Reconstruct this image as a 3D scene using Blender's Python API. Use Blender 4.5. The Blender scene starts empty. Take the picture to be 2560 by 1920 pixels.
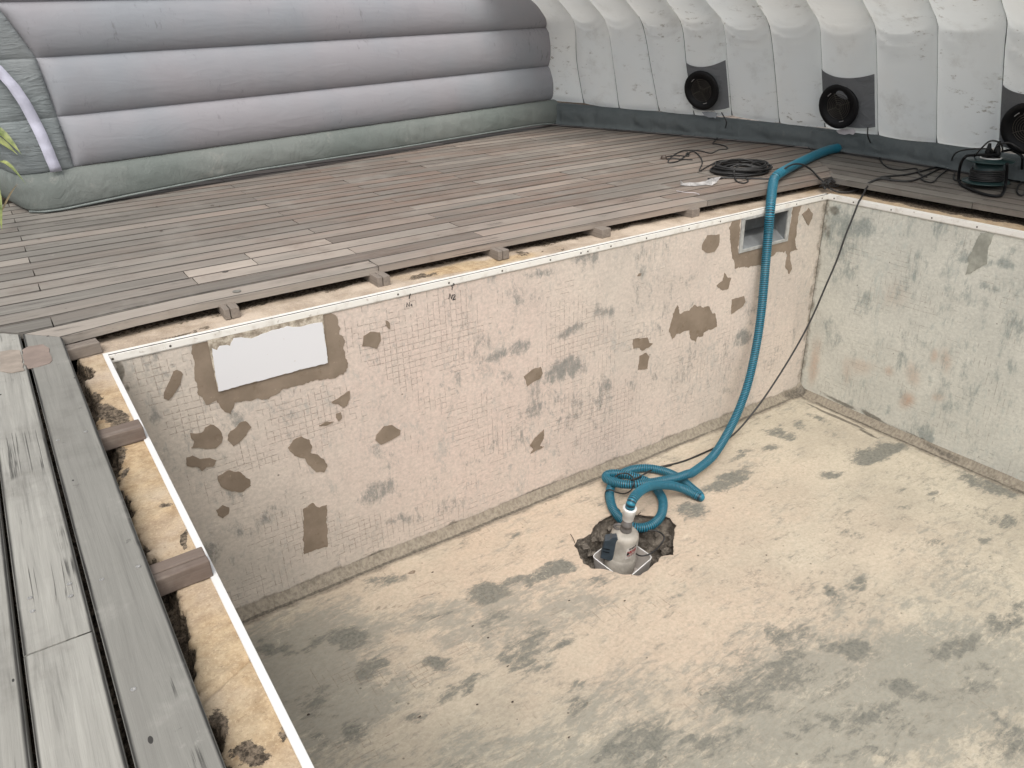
import bpy, bmesh, math, random
import numpy as np
from mathutils import Vector, Matrix
from mathutils.geometry import tessellate_polygon
random.seed(7); rng = np.random.default_rng(7)
SC = bpy.context.scene
COL = SC.collection

# ------------------------------------------------------------------ camera, sky, sun, exposure
cam = bpy.data.objects.new('camera', bpy.data.cameras.new('camera'))
COL.objects.link(cam); SC.camera = cam
cam.data.sensor_width = 36.0
cam.data.lens = 27.6378
cam.data.clip_start = 0.02; cam.data.clip_end = 400
CR = [0.8345,-0.5504,-0.0269]; CD = [-0.2602,-0.3505,-0.8997]; CF = [0.4858,0.7578,-0.4357]; CP = [-0.1927,-3.1149,1.152]
cam.matrix_world = Matrix(((CR[0], -CD[0], -CF[0], CP[0]), (CR[1], -CD[1], -CF[1], CP[1]), (CR[2], -CD[2], -CF[2], CP[2]), (0, 0, 0, 1)))

SUN_EL, SUN_AZ = 54.0, 214.0          # azimuth counted from +Y clockwise
wd = bpy.data.worlds.new('World'); SC.world = wd; wd.use_nodes = True
nt = wd.node_tree; nt.nodes.clear()
wo = nt.nodes.new('ShaderNodeOutputWorld'); bg = nt.nodes.new('ShaderNodeBackground')
sky = nt.nodes.new('ShaderNodeTexSky'); sky.sky_type = 'NISHITA'; sky.sun_disc = False
sky.sun_elevation = math.radians(SUN_EL); sky.sun_rotation = math.radians(SUN_AZ); sky.dust_density = 4.0
hs = nt.nodes.new('ShaderNodeHueSaturation'); hs.inputs['Saturation'].default_value = 0.22
nt.links.new(sky.outputs[0], hs.inputs['Color']); nt.links.new(hs.outputs[0], bg.inputs[0]); nt.links.new(bg.outputs[0], wo.inputs[0])
bg.inputs[1].default_value = 0.12
sl = bpy.data.lights.new('sun', 'SUN'); sl.energy = 1.2; sl.angle = math.radians(35); sl.color = (1.0, 0.95, 0.87)
sun = bpy.data.objects.new('sun', sl); COL.objects.link(sun)
ea = math.radians(SUN_EL); aa = math.radians(SUN_AZ)
sd = Vector((math.sin(aa) * math.cos(ea), math.cos(aa) * math.cos(ea), math.sin(ea)))
sun.rotation_euler = sd.to_track_quat('Z', 'Y').to_euler(); sun.location = sd * 20
vs = SC.view_settings; vs.view_transform = 'Standard'; vs.look = 'None'; vs.gamma = 1.0; vs.exposure = 0.66
SC.display_settings.display_device = 'sRGB'

# ------------------------------------------------------------------ numpy noise
def _hash(ix, iy, seed):
    h = (ix.astype(np.int64) * 374761393 + iy.astype(np.int64) * 668265263 + seed * 974711) & 0x7fffffff
    h = ((h ^ (h >> 13)) * 1274126177) & 0x7fffffff
    return ((h ^ (h >> 16)) & 0xffff) / 65535.0
def vnoise(x, y, seed=0):
    ix = np.floor(x); iy = np.floor(y); fx = x - ix; fy = y - iy
    fx = fx * fx * (3 - 2 * fx); fy = fy * fy * (3 - 2 * fy)
    ix = ix.astype(np.int64); iy = iy.astype(np.int64)
    a = _hash(ix, iy, seed); b = _hash(ix + 1, iy, seed); c = _hash(ix, iy + 1, seed); d = _hash(ix + 1, iy + 1, seed)
    return (a * (1 - fx) + b * fx) * (1 - fy) + (c * (1 - fx) + d * fx) * fy
def fbm(x, y, seed=0, octs=5, gain=0.55):
    x = np.asarray(x, float); y = np.asarray(y, float)
    s = 0; a = 1; t = 0
    for o in range(octs):
        s = s + a * vnoise(x * 2 ** o + 17.3 * o, y * 2 ** o - 9.1 * o, seed + o); t += a; a *= gain
    return s / t
def blobs(u, v, lst, warp=0.06):
    wu = u + (fbm(u * 7, v * 7, 31) - 0.5) * warp * 2; wv = v + (fbm(u * 7, v * 7, 57) - 0.5) * warp * 2
    m = np.zeros_like(u)
    for cx, cy, ax, ay, bx, by, s in lst:
        det = ax * by - ay * bx
        du = wu - cx; dv = wv - cy
        p = (du * by - dv * bx) / det; q = (dv * ax - du * ay) / det
        m = np.maximum(m, s * np.exp(-0.75 * (p * p + q * q) ** 1.5))
    return m
def sstep(a, b, x):
    t = np.clip((x - a) / (b - a), 0, 1); return t * t * (3 - 2 * t)

# ------------------------------------------------------------------ node helper
class NM:
    def __init__(s, name):
        s.m = bpy.data.materials.new(name); s.m.use_nodes = True; s.t = s.m.node_tree; s.t.nodes.clear()
        s.out = s.t.nodes.new('ShaderNodeOutputMaterial'); s.b = s.t.nodes.new('ShaderNodeBsdfPrincipled')
        s.t.links.new(s.b.outputs[0], s.out.inputs[0])
    def node(s, ty, ins=None, **kw):
        n = s.t.nodes.new(ty)
        for k, v in kw.items(): setattr(n, k, v)
        for k, v in (ins or {}).items(): s.put(n.inputs[k], v)
        return n
    def put(s, sock, v):
        if isinstance(v, bpy.types.NodeSocket): s.t.links.new(v, sock)
        elif v is not None:
            if sock.type == 'RGBA' and len(v) == 3: v = (*v, 1)
            sock.default_value = v
    def math(s, op, a, b=0.0, c=None, clamp=False):
        n = s.node('ShaderNodeMath', operation=op, use_clamp=clamp); s.put(n.inputs[0], a); s.put(n.inputs[1], b)
        if c is not None: s.put(n.inputs[2], c)
        return n.outputs[0]
    def vmath(s, op, a, b=None, scale=None):
        n = s.node('ShaderNodeVectorMath', operation=op); s.put(n.inputs[0], a)
        if b is not None: s.put(n.inputs[1], b)
        if scale is not None: s.put(n.inputs[3], scale)
        return n.outputs[0]
    def attr(s, name, vec=False):
        n = s.node('ShaderNodeAttribute', attribute_name=name); return n.outputs['Vector' if vec else 'Fac']
    def obj(s): return s.node('ShaderNodeTexCoord').outputs['Object']
    def noise(s, vec, scale, detail=4, rough=0.6, dist=0.0, w=False):
        return s.node('ShaderNodeTexNoise', {'Vector': vec, 'Scale': scale, 'Detail': detail, 'Roughness': rough, 'Distortion': dist}).outputs['Fac']
    def map(s, vec, scale=(1, 1, 1), rot=(0, 0, 0), loc=(0, 0, 0)):
        return s.node('ShaderNodeMapping', {'Vector': vec, 'Scale': scale, 'Rotation': rot, 'Location': loc}).outputs[0]
    def rng(s, v, a, b, c=0.0, d=1.0):
        return s.node('ShaderNodeMapRange', {'Value': v, 'From Min': a, 'From Max': b, 'To Min': c, 'To Max': d}, interpolation_type='SMOOTHSTEP').outputs[0]
    def mix(s, f, a, b, mode='MIX'):
        n = s.node('ShaderNodeMix', data_type='RGBA', blend_type=mode); s.put(n.inputs[0], f); s.put(n.inputs[6], a); s.put(n.inputs[7], b)
        return n.outputs[2]
    def bump(s, h, dist=0.002, st=1.0, prev=None):
        n = s.node('ShaderNodeBump', {'Height': h, 'Distance': dist, 'Strength': st})
        if prev is not None: s.put(n.inputs['Normal'], prev)
        return n.outputs[0]
    def set(s, col=None, rough=None, normal=None, spec=None, metal=None):
        for k, v in (('Base Color', col), ('Roughness', rough), ('Normal', normal), ('Specular IOR Level', spec), ('Metallic', metal)):
            if v is not None: s.put(s.b.inputs[k], v)
        return s.m
MATS = {}
def hexc(r, g, b):   # display colour 0-255 to linear
    return tuple(((c / 255) / 12.92 if c / 255 <= .04045 else ((c / 255 + .055) / 1.055) ** 2.4) for c in (r, g, b))

def plaster(name, c1, c2, pink, grayc, streak_rot, streak_scale, speck=0.5, grime=(.10, .09, .07), stip=.45, gsh=1.0):
    n = NM(name); wc = n.attr('wc', True)
    n1 = n.noise(wc, 2.2, 6, .62); n2 = n.noise(wc, 9, 7, .68); n3 = n.noise(n.map(wc, streak_scale, (0, 0, streak_rot)), 3.0, 6, .7, .6)
    n4 = n.noise(wc, 60, 4, .65)
    c = n.mix(n.rng(n1, .35, .65), c1, c2)
    c = n.mix(n.math('MULTIPLY', n.attr('pink'), n.rng(n2, .2, .8, .6, 1.0)), c, pink)
    # thin darker mottling
    c = n.mix(n.rng(n3, .52, .78, 0, .34), c, tuple(x * .66 for x in c2))
    c = n.mix(n.rng(n2, .56, .74, 0, .25), c, tuple(x * .70 for x in c1))
    gm = n.math('ADD', n.attr('gray'), n.math('ADD', n.math('MULTIPLY', n.math('SUBTRACT', n2, .5), 1.25), n.math('MULTIPLY', n.math('SUBTRACT', n3, .5), 1.9)))
    n6 = n.noise(n.map(wc, (1, 1.5, 1), (0, 0, streak_rot)), 30, 6, .85, .3)
    n7 = n.noise(n.map(wc, (streak_scale[0] * 1.5, streak_scale[1] * 1.5, 1), (0, 0, streak_rot), (4, 4, 0)), 7, 8, .80, .4)
    gm = n.math('ADD', gm, n.math('ADD', n.math('MULTIPLY', n.math('SUBTRACT', n4, .5), .5), n.math('ADD', n.math('MULTIPLY', n.math('SUBTRACT', n6, .5), 1.0), n.math('MULTIPLY', n.math('SUBTRACT', n7, .5), 2.4 * gsh))))
    gmask = n.rng(gm, .27, .90, 0, .92)
    c = n.mix(gmask, c, n.mix(n.rng(n4, .35, .65), tuple(x * .8 for x in grayc), grayc))
    def contour(sc_, rot, seed, width, lo, hi):
        q = n.noise(n.map(wc, (sc_[0], sc_[1], 1), (0, 0, rot), (seed, seed * .7, 0)), 1.6, 7, .62, .5)
        mk2 = n.noise(n.map(wc, (1, 1, 1), (0, 0, 0), (seed * 2, 3, 0)), 3.2, 4, .6)
        return n.math('MULTIPLY', n.math('SUBTRACT', 1.0, n.rng(n.math('ABSOLUTE', n.math('SUBTRACT', q, .5)), 0, width)), n.rng(mk2, lo, hi))
    vm = n.noise(n.map(wc, (streak_scale[0] * .5, streak_scale[1] * .5, 1), (0, 0, streak_rot), (9, 2, 0)), 2.6, 9, .72, .7)
    vfac = (n.rng(n.math('ADD', n.math('ADD', n.math('MULTIPLY', n.attr('veil'), .45), vm), n.math('MULTIPLY', n.math('SUBTRACT', n7, .5), 1.3)), .54, .80, 0, .66))
    c = n.mix(n.math('MULTIPLY', vfac, n.math('SUBTRACT', 1.0, gmask)), c, tuple(x * 1.45 for x in grayc))
    # pale scrapes
    n5 = n.noise(n.map(wc, (streak_scale[0] * 1.6, streak_scale[1] * 1.2, 1), (0, 0, streak_rot + .25), (3, 7, 0)), 2.4, 7, .74, .4)
    c = n.mix(n.rng(n5, .60, .76, 0, .42), c, tuple(min(.8, x * 1.28) for x in c1))
    c = n.mix(n.math('MULTIPLY', contour((1.3, 2.6), streak_rot, 4.0, .006, .52, .62), .5), c, tuple(x * .45 for x in c2))
    c = n.mix(n.math('MULTIPLY', contour((2.2, 5), streak_rot - .4, 11.0, .008, .54, .64), .45), c, tuple(min(.8, x * 1.35) for x in c1))
    # mosaic imprint
    sx = n.node('ShaderNodeSeparateXYZ', {0: n.vmath('ADD', wc, n.vmath('SCALE', n.node('ShaderNodeTexNoise', {'Vector': wc, 'Scale': 5.0, 'Detail': 2}).outputs['Color'], scale=.012))})
    u = n.math('DIVIDE', sx.outputs[0], .0295); v = n.math('DIVIDE', sx.outputs[1], .0295)
    def lines(a, b, seed):
        fr = n.math('ABSOLUTE', n.math('SUBTRACT', n.math('FRACT', a), .5))
        ln = n.rng(fr, .405, .47)
        cell = n.node('ShaderNodeCombineXYZ', {0: n.math('FLOOR', n.math('ADD', a, .5)), 1: n.math('FLOOR', b), 2: seed}).outputs[0]
        wn = n.node('ShaderNodeTexWhiteNoise', {'Vector': cell}).outputs['Value']
        pm = n.noise(n.map(wc, (1, 1, 1), (0, 0, 0), (seed * 3.1, 0, 0)), 4.5, 4, .6)
        pres = n.math('ADD', n.math('MULTIPLY', n.attr('grid'), .85), n.math('MULTIPLY', n.math('SUBTRACT', pm, .54), 3.2))
        on = n.rng(n.math('SUBTRACT', pres, n.math('MULTIPLY', wn, .75)), -.05, .25)
        return n.math('MULTIPLY', ln, on)
    gl = n.math('MAXIMUM', lines(u, v, 1.0), lines(v, u, 5.0))
    gl = n.math('MULTIPLY', gl, n.rng(n.noise(wc, 90, 3, .6), .36, .6, .15, 1))
    c = n.mix(n.math('MULTIPLY', gl, .68), c, (c2[0] * .46, c2[1] * .40, c2[2] * .38))
    # crumbs and pits
    vo = n.node('ShaderNodeTexVoronoi', {'Vector': wc, 'Scale': 22.0}); vc = n.node('ShaderNodeSeparateColor', {0: vo.outputs['Color']})
    sp = n.math('MULTIPLY', n.math('LESS_THAN', vo.outputs['Distance'], n.math('MULTIPLY', vc.outputs[1], .13)), n.math('GREATER_THAN', vc.outputs[0], 1 - .35 * speck))
    c = n.mix(n.math('MULTIPLY', sp, .7), c, grime)
    c = n.mix(n.rng(n.math('ADD', n.attr('brown'), n.math('MULTIPLY', n.math('SUBTRACT', n2, .5), 1.2)), .3, .62, 0, .85), c, n.mix(n.rng(n4, .35, .65), (.15, .128, .10), (.25, .215, .17)))
    # grime in corners
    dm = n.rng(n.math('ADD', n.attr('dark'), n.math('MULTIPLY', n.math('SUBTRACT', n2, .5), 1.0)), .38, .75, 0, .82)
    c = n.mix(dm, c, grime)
    c = n.mix(n.rng(n4, .35, .68, 0, .34), c, tuple(x * .62 for x in c1))
    sc = n.noise(n.map(wc, (streak_scale[0] * 3, streak_scale[1] * 9, 1), (0, 0, streak_rot - .2), (1, 5, 0)), 5.0, 5, .7, .3)
    c = n.mix(n.rng(sc, .60, .72, 0, .42), c, tuple(x * .55 for x in c2))
    mul = n.node('ShaderNodeCombineColor', {0: n.rng(n6, .34, .62, .74, 1.10), 1: n.rng(n6, .34, .62, .74, 1.10), 2: n.rng(n6, .34, .62, .73, 1.10)}).outputs[0]
    c = n.mix(stip, c, mul, 'MULTIPLY')
    h = n.math('ADD', n.math('MULTIPLY', n2, .6), n.math('SUBTRACT', n.math('MULTIPLY', n4, .25), n.math('MULTIPLY', gl, .25)))
    h = n.math('SUBTRACT', h, n.math('MULTIPLY', sp, .3))
    n.set(c, n.rng(n2, .3, .7, .62, .9), n.bump(h, .006, .55), .3)
    return n.m

def wood(name, axis, gray, brown, dark, pinkx=None, bump=.0016, lightc=None, gs=1.0):
    n = NM(name); o = n.obj(); t = n.attr('tint'); t2 = n.attr('tint2')
    off = n.node('ShaderNodeCombineXYZ', {0: n.math('MULTIPLY', t, 37.0), 1: n.math('MULTIPLY', t2, 23.0), 2: 0.0}).outputs[0]
    v = n.vmath('ADD', o, off)
    st = {'x': (1.2, 22, 22), 'y': (22, 1.2, 22)}[axis]; st2 = {'x': (3, 95, 95), 'y': (95, 3, 95)}[axis]; st3 = {'x': (1.1, 4, 4), 'y': (4, 1.1, 4)}[axis]
    g1 = n.noise(n.map(v, st), 1.0, 7, .7, .8); g2 = n.noise(n.map(v, st2), 1.0, 4, .6, .3); g3 = n.noise(n.map(v, st3), 1.2, 5, .62)
    c = n.mix(n.rng(g1, .32, .68), tuple(x * .82 for x in gray), gray)
    bf = n.rng(t, .35, 1.0, 0, .65)
    if pinkx is not None:
        sx = n.node('ShaderNodeSeparateXYZ', {0: o}).outputs[0]
        bf = n.math('ADD', n.math('MULTIPLY', bf, .55), n.math('MULTIPLY', n.rng(sx, pinkx[0], pinkx[1], 0, .75), n.rng(g3, .3, .65, .45, 1.0)), clamp=True)
    c = n.mix(n.math('MULTIPLY', bf, n.rng(g3, .3, .7, .35, 1.0)), c, n.mix(n.rng(g1, .3, .7), tuple(x * .78 for x in brown), brown))
    c = n.mix(n.rng(g2, .5, .78, 0, .38 * gs), c, dark); c = n.mix(n.rng(g2, .48, .3, 0, .3 * gs), c, tuple(min(.6, x * 1.35) for x in gray))
    c = n.mix(n.rng(g1, .64, .82, 0, .35), c, dark)
    c = n.mix(n.rng(t2, .1, .95, 0, .62), c, tuple(x * .5 for x in gray))
    if lightc: c = n.mix(n.math('MULTIPLY', n.attr('pale'), n.rng(g3, .3, .6, .5, 1.0)), c, lightc)
    sp = n.noise(o, 7, 6, .7)
    c = n.mix(n.rng(sp, .66, .75, 0, .45), c, tuple(min(.7, x * 1.5) for x in gray))
    c = n.mix(n.rng(n.noise(o, 18, 6, .7), .66, .74, 0, .5), c, dark)
    c = n.mix(n.math('MULTIPLY', n.rng(n.math('ADD', n.attr('edge'), n.math('MULTIPLY', n.math('SUBTRACT', g2, .5), .5)), .35, .85), .92), c, tuple(x * .4 for x in dark))  # darkens plank edges, painting the shade of the gaps into the wood
    bl = n.noise(o, 2.6, 7, .7); c = n.mix(n.rng(bl, .52, .72, 0, .38), c, tuple(min(.6, x * 1.45) for x in gray)); c = n.mix(n.rng(bl, .48, .28, 0, .42), c, tuple(x * .5 for x in brown))
    ck = n.noise(n.map(v, {'x': (.45, 34, 34), 'y': (34, .45, 34)}[axis]), 1.0, 4, .55, .25); cm = n.noise(n.map(v, (1.3, 1.3, 1.3)), 2.0, 3, .6)
    crk = n.math('MULTIPLY', n.math('SUBTRACT', 1.0, n.rng(n.math('ABSOLUTE', n.math('SUBTRACT', ck, .52)), 0.0, .02)), n.rng(cm, .54, .62))
    c = n.mix(n.math('MULTIPLY', crk, .75), c, tuple(x * .5 for x in dark))
    vo = n.node('ShaderNodeTexVoronoi', {'Vector': n.map(o, (1, 2.2, 1) if axis == 'x' else (2.2, 1, 1)), 'Scale': 7.0}); vc = n.node('ShaderNodeSeparateColor', {0: vo.outputs['Color']})
    c = n.mix(n.math('MULTIPLY', n.math('LESS_THAN', vo.outputs['Distance'], n.math('MULTIPLY', vc.outputs[1], .07)), n.math('GREATER_THAN', vc.outputs[0], .62)), c, dark)
    h = n.math('SUBTRACT', n.math('ADD', n.math('MULTIPLY', g2, .5), n.math('MULTIPLY', g1, .6)), n.math('MULTIPLY', crk, .5))
    return n.set(c, .82, n.bump(h, bump, .7), .25)

def plain(name, col, rough=.6, var=.15, scale=20, spec=.4, metal=0, bump=0, bscale=60, col2=None):
    n = NM(name); o = n.obj(); nz = n.noise(o, scale, 5, .65)
    c = n.mix(n.rng(nz, .35, .68), tuple(x * (1 - var) for x in col), col2 or col)
    nb = n.bump(n.noise(o, bscale, 4, .6), bump, .7) if bump else None
    return n.set(c, rough, nb, spec, metal)

M_wall = plaster('plaster_wall', (.60, .545, .475), (.50, .46, .405), (.67, .535, .47), (.24, .24, .225), 1.45, (2.6, 1.3, 1), .25, stip=.4)
M_wallr = plaster('plaster_wall_right', (.62, .61, .545), (.54, .535, .48), (.46, .33, .25), (.30, .33, .31), 0.05, (3.2, 1.0, 1), .2, stip=.4)
M_floor = plaster('plaster_floor', (.51, .455, .36), (.41, .365, .29), (.565, .44, .34), (.15, .155, .138), -.55, (1.3, 3.4, 1), .7, (.07, .06, .05))
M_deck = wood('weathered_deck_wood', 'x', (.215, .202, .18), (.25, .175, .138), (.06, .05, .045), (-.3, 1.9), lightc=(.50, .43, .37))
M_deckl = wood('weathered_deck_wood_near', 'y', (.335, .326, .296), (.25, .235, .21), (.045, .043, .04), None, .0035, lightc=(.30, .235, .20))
M_block = wood('joist_wood', 'y', (.24, .205, .175), (.12, .062, .045), (.035, .025, .022), None, .003)
M_blockx = wood('joist_wood_cross', 'x', (.19, .165, .145), (.115, .062, .05), (.035, .025, .022), None, .003)

def ledge_mat():
    n = NM('rim_screed'); o = n.obj()
    a = n.noise(o, 3.0, 7, .66); b = n.noise(o, 22, 6, .72); c4 = n.noise(o, 170, 5, .75)
    left = n.attr('sand')
    grey = n.mix(n.rng(a, .35, .62), (.33, .265, .205), (.55, .46, .375))
    sand = n.mix(n.rng(b, .36, .62), (.34, .235, .135), (.52, .39, .245))
    sand = n.mix(n.rng(a, .45, .65, 0, .6), sand, (.42, .35, .25))
    c = n.mix(left, grey, sand)
    c = n.mix(n.rng(c4, .54, .72, 0, .6), c, (.20, .125, .07))
    c = n.mix(n.rng(n.noise(o, 130, 5, .8), .5, .66, 0, .5), c, (.66, .53, .37)); c = n.mix(n.rng(n.noise(o, 75, 6, .85), .57, .68, 0, .7), c, (.15, .10, .06))
    c = n.mix(n.rng(n.math('ADD', n.attr('soil'), n.math('MULTIPLY', n.math('SUBTRACT', n.noise(o, 38, 8, .78), .5), 2.2)), .42, .56), c, n.mix(n.rng(n.noise(o, 60, 7, .8), .4, .62), (.05, .04, .03), (.24, .19, .14)))
    h = n.math('ADD', n.math('MULTIPLY', b, .7), n.math('MULTIPLY', c4, .35))
    return n.set(c, .95, n.bump(h, .004, .8), .15)
M_ledge = ledge_mat()
def patch_mat():
    n = NM('damp_mortar'); o = n.obj(); a = n.noise(o, 6, 5, .6); b = n.noise(o, 70, 4, .6)
    c = n.mix(n.rng(a, .35, .65), (.195, .152, .113), (.25, .198, .15))
    c = n.mix(n.rng(n.noise(o, 17, 7, .75), .56, .66, 0, .5), c, (.15, .108, .07)); c = n.mix(n.rng(n.noise(o, 24, 8, .8), .60, .68, 0, .55), c, (.42, .35, .28))
    return n.set(c, .7, n.bump(b, .002, .5), .3)
M_patch = patch_mat()
M_patchg = plain('old_grey_mortar', (.37, .37, .32), .8, .35, 12, .3, 0, .002, 60)
def strip_mat():
    n = NM('white_rail'); o = n.obj(); a = n.noise(o, 9, 6, .68); b = n.noise(o, 50, 4, .6)
    c = n.mix(n.rng(a, .5, .7, 0, .55), (.74, .72, .675), (.46, .41, .35))
    c = n.mix(n.rng(b, .62, .72, 0, .6), c, (.35, .30, .25))
    return n.set(c, .5, None, .4)
M_strip = strip_mat()
M_white = plain('white_pvc', (.74, .735, .72), .42, .06, 8)
def plate_mat():
    n = NM('white_cover'); o = n.obj(); a = n.noise(o, 30, 5, .7)
    c = n.mix(n.rng(a, .66, .74, 0, .5), (.67, .67, .69), (.45, .38, .30))
    return n.set(c, .45, None, .4)
M_plate = plate_mat()
M_platebg = plain('smeared_plate', (.40, .33, .25), .75, .45, 28, .3, 0, .003, 40, (.58, .52, .43))
M_grey = plain('grey_abs', (.37, .37, .355), .5, .25, 14, .4, 0, 0, 50, (.42, .42, .40))
M_greyin = plain('grey_abs_inside', (.21, .22, .225), .55, .3, 9)
M_steel = plain('screw_steel', (.16, .14, .12), .5, .5, 60, .5, .6)
M_alu = plain('screw_zinc', (.55, .54, .52), .35, .2, 60, .5, .7)
M_black = plain('black_rubber', (.022, .021, .021), .5, .3, 30, .5)
M_blackp = plain('black_plastic', (.008, .008, .009), .5, .2, 30, .25)
M_ink = plain('black_ink', (.02, .02, .022), .6, .1, 30)
M_redink = plain('red_ink', (.30, .03, .03), .6, .1, 30)
M_cyl = plain('pump_shell', (.40, .37, .325), .5, .32, 14, .45)
M_tub = plain('grey_tub', (.50, .46, .43), .38, .15, 8, .45)
M_box = plain('slate_plastic', (.045, .062, .078), .42, .25, 25, .5)
M_pipe = plain('dark_nipple', (.13, .12, .115), .45, .3, 35, .5)
M_reel = plain('reel_green', (.022, .05, .05), .38, .3, 15, .5)
M_paper = plain('paper', (.62, .58, .60), .8, .15, 18)
M_foil = plain('torn_wrapper', (.50, .48, .47), .5, .5, 22)
M_brownplug = plain('plug_brown', (.07, .05, .038), .5, .4, 40)
def hose_mat():
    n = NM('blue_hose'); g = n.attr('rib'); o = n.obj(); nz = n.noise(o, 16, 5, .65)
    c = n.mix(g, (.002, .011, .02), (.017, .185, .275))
    c = n.mix(n.rng(nz, .5, .72, 0, .35), c, (.06, .16, .19))
    return n.set(c, .42, None, .5)
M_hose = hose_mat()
def fabric(name, c1, c2, dirt, ds=1.0, stretch=(1, 1, 1), trans=0.0, wr=.006, wscale=(2, 2, 7), spots=None):
    n = NM(name); o = n.obj()
    a = n.noise(o, 1.1, 4, .55); b = n.noise(n.map(o, wscale), 2.4, 5, .62, 1.2); d = n.noise(n.map(o, stretch), 9, 8, .74); e = n.noise(o, 1.9, 5, .65)
    c = n.mix(n.rng(a, .35, .65), c1, c2)
    c = n.mix(n.math('MULTIPLY', n.rng(d, .56, .66), n.rng(e, .45, .62, 0, .9 * ds)), c, dirt)
    c = n.mix(n.rng(n.noise(o, 3.6, 6, .7), .52, .74, 0, .22 * ds), c, dirt)
    for q, rr_, cc_ in (spots or []):
        dd = n.node('ShaderNodeVectorMath', {0: o, 1: tuple(q)}, operation='DISTANCE').outputs['Value']
        c = n.mix(n.math('MULTIPLY', n.rng(dd, rr_, rr_ * .35), n.rng(n.noise(o, 24, 7, .8), .50, .60, 0, .85)), c, cc_)
    n.set(c, .68, n.bump(b, wr, .8), .2)
    if trans > 0:
        tr = n.node('ShaderNodeBsdfTranslucent', {'Color': c}); mx = n.node('ShaderNodeMixShader', {0: trans, 1: n.b.outputs[0], 2: tr.outputs[0]})
        n.t.links.new(mx.outputs[0], n.out.inputs[0])
    return n.m
M_tentg = fabric('grey_nylon', (.28, .295, .32), (.315, .305, .325), (.11, .10, .10), .45, (3, 3, 1), 0, .004, (1.5, 1.5, 5))
M_col = fabric('grey_nylon_corner', (.215, .24, .245), (.25, .265, .27), (.12, .12, .115), .4, (1, 1, 1), 0, .016, (2, 2, 9))
M_skirtg = fabric('green_grey_skirt', (.145, .165, .154), (.18, .195, .183), (.24, .24, .22), .7, (1, 1, 1), 0, .014, (3, 3, 2))
M_tentw = fabric('white_nylon', (.86, .885, .87), (.87, .87, .83), (.24, .20, .14), .95, (1, 1, 2.5), .38, spots=[([5.1143,1.4095,0.4309], .10, (.20, .15, .09)), ([5.2162,0.0546,0.4068], .11, (.24, .15, .06)), ([5.0902,1.5131,0.6106], .09, (.22, .18, .13)), ([4.9385,2.0741,0.7093], .09, (.20, .17, .12)), ([5.235,0.6368,0.8102], .09, (.16, .13, .09)), ([4.9789,1.9284,0.7285], .10, (.20, .17, .12))], wr=.005, wscale=(.9, .9, 6)) # .010, (2, 2, 6))
M_skirtw = fabric('slate_skirt', (.09, .105, .108), (.12, .135, .138), (.20, .20, .19), .5, (1, 1, 1), 0, .016, (5, 5, 1.2))
M_fanp = fabric('slate_panel', (.165, .172, .182), (.19, .197, .207), (.16, .16, .165), .3, (1, 1, 1), 0, .018, (3, 3, 6))
M_band = plain('white_webbing', (.62, .62, .74), .6, .2, 7, .3, 0, .004, 14)
M_leaf = plain('strap_leaf', (.13, .19, .05), .5, .45, 9, .4, 0, 0, 30, (.30, .33, .12))
M_leafd = plain('dead_leaf', (.28, .22, .13), .7, .4, 9)
def soil_mat():
    n = NM('soil'); o = n.obj(); a = n.noise(o, 8, 7, .72); b = n.noise(o, 45, 4, .6)
    c = n.mix(n.rng(a, .4, .65), (.028, .02, .014), (.085, .06, .04)); c = n.mix(n.rng(b, .6, .72, 0, .6), c, (.17, .12, .07))
    return n.set(c, .95, n.bump(a, .03, .8), .1)
M_soil = soil_mat()
def rubble_mat():
    n = NM('sump_rubble'); o = n.obj(); a = n.noise(o, 14, 7, .75); b = n.noise(o, 60, 5, .7)
    c = n.mix(n.rng(a, .38, .66), (.10, .085, .07), (.30, .26, .215)); c = n.mix(n.rng(b, .58, .7, 0, .6), c, (.42, .37, .31))
    return n.set(c, .7, n.bump(n.math('ADD', a, n.math('MULTIPLY', b, .3)), .03, .9), .35)
M_rubble = rubble_mat()

# ------------------------------------------------------------------ object helpers
def tagit(o, label=None, cat=None, group=None, kind=None):
    if label: o['label'] = label
    if cat: o['category'] = cat
    if group: o['group'] = group
    if kind: o['kind'] = kind
    return o
def mk(name, verts, faces, mat, parent=None, smooth=False, attrs=None, vattrs=None):
    me = bpy.data.meshes.new(name); me.from_pydata([tuple(v) for v in verts], [], [tuple(f) for f in faces]); me.update()
    if isinstance(mat, (list, tuple)):
        for m in mat: me.materials.append(m)
    elif mat: me.materials.append(mat)
    if smooth: me.polygons.foreach_set('use_smooth', [True] * len(me.polygons))
    for k, a in (attrs or {}).items():
        at = me.attributes.new(k, 'FLOAT', 'POINT'); at.data.foreach_set('value', np.asarray(a, dtype=np.float32).ravel())
    for k, a in (vattrs or {}).items():
        at = me.attributes.new(k, 'FLOAT_VECTOR', 'POINT'); at.data.foreach_set('vector', np.asarray(a, dtype=np.float32).ravel())
    o = bpy.data.objects.new(name, me); COL.objects.link(o)
    if parent: o.parent = parent
    return o
def root(name, loc, label, cat=None, group=None, kind=None):
    o = bpy.data.objects.new(name, None); COL.objects.link(o); o.location = loc; o.empty_display_size = .1
    tagit(o, label, cat, group, kind); return o
def keep(child, parent):                       # parent an object built in world coordinates
    child.parent = parent; child.matrix_parent_inverse = Matrix.Translation(parent.location).inverted(); return child
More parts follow.
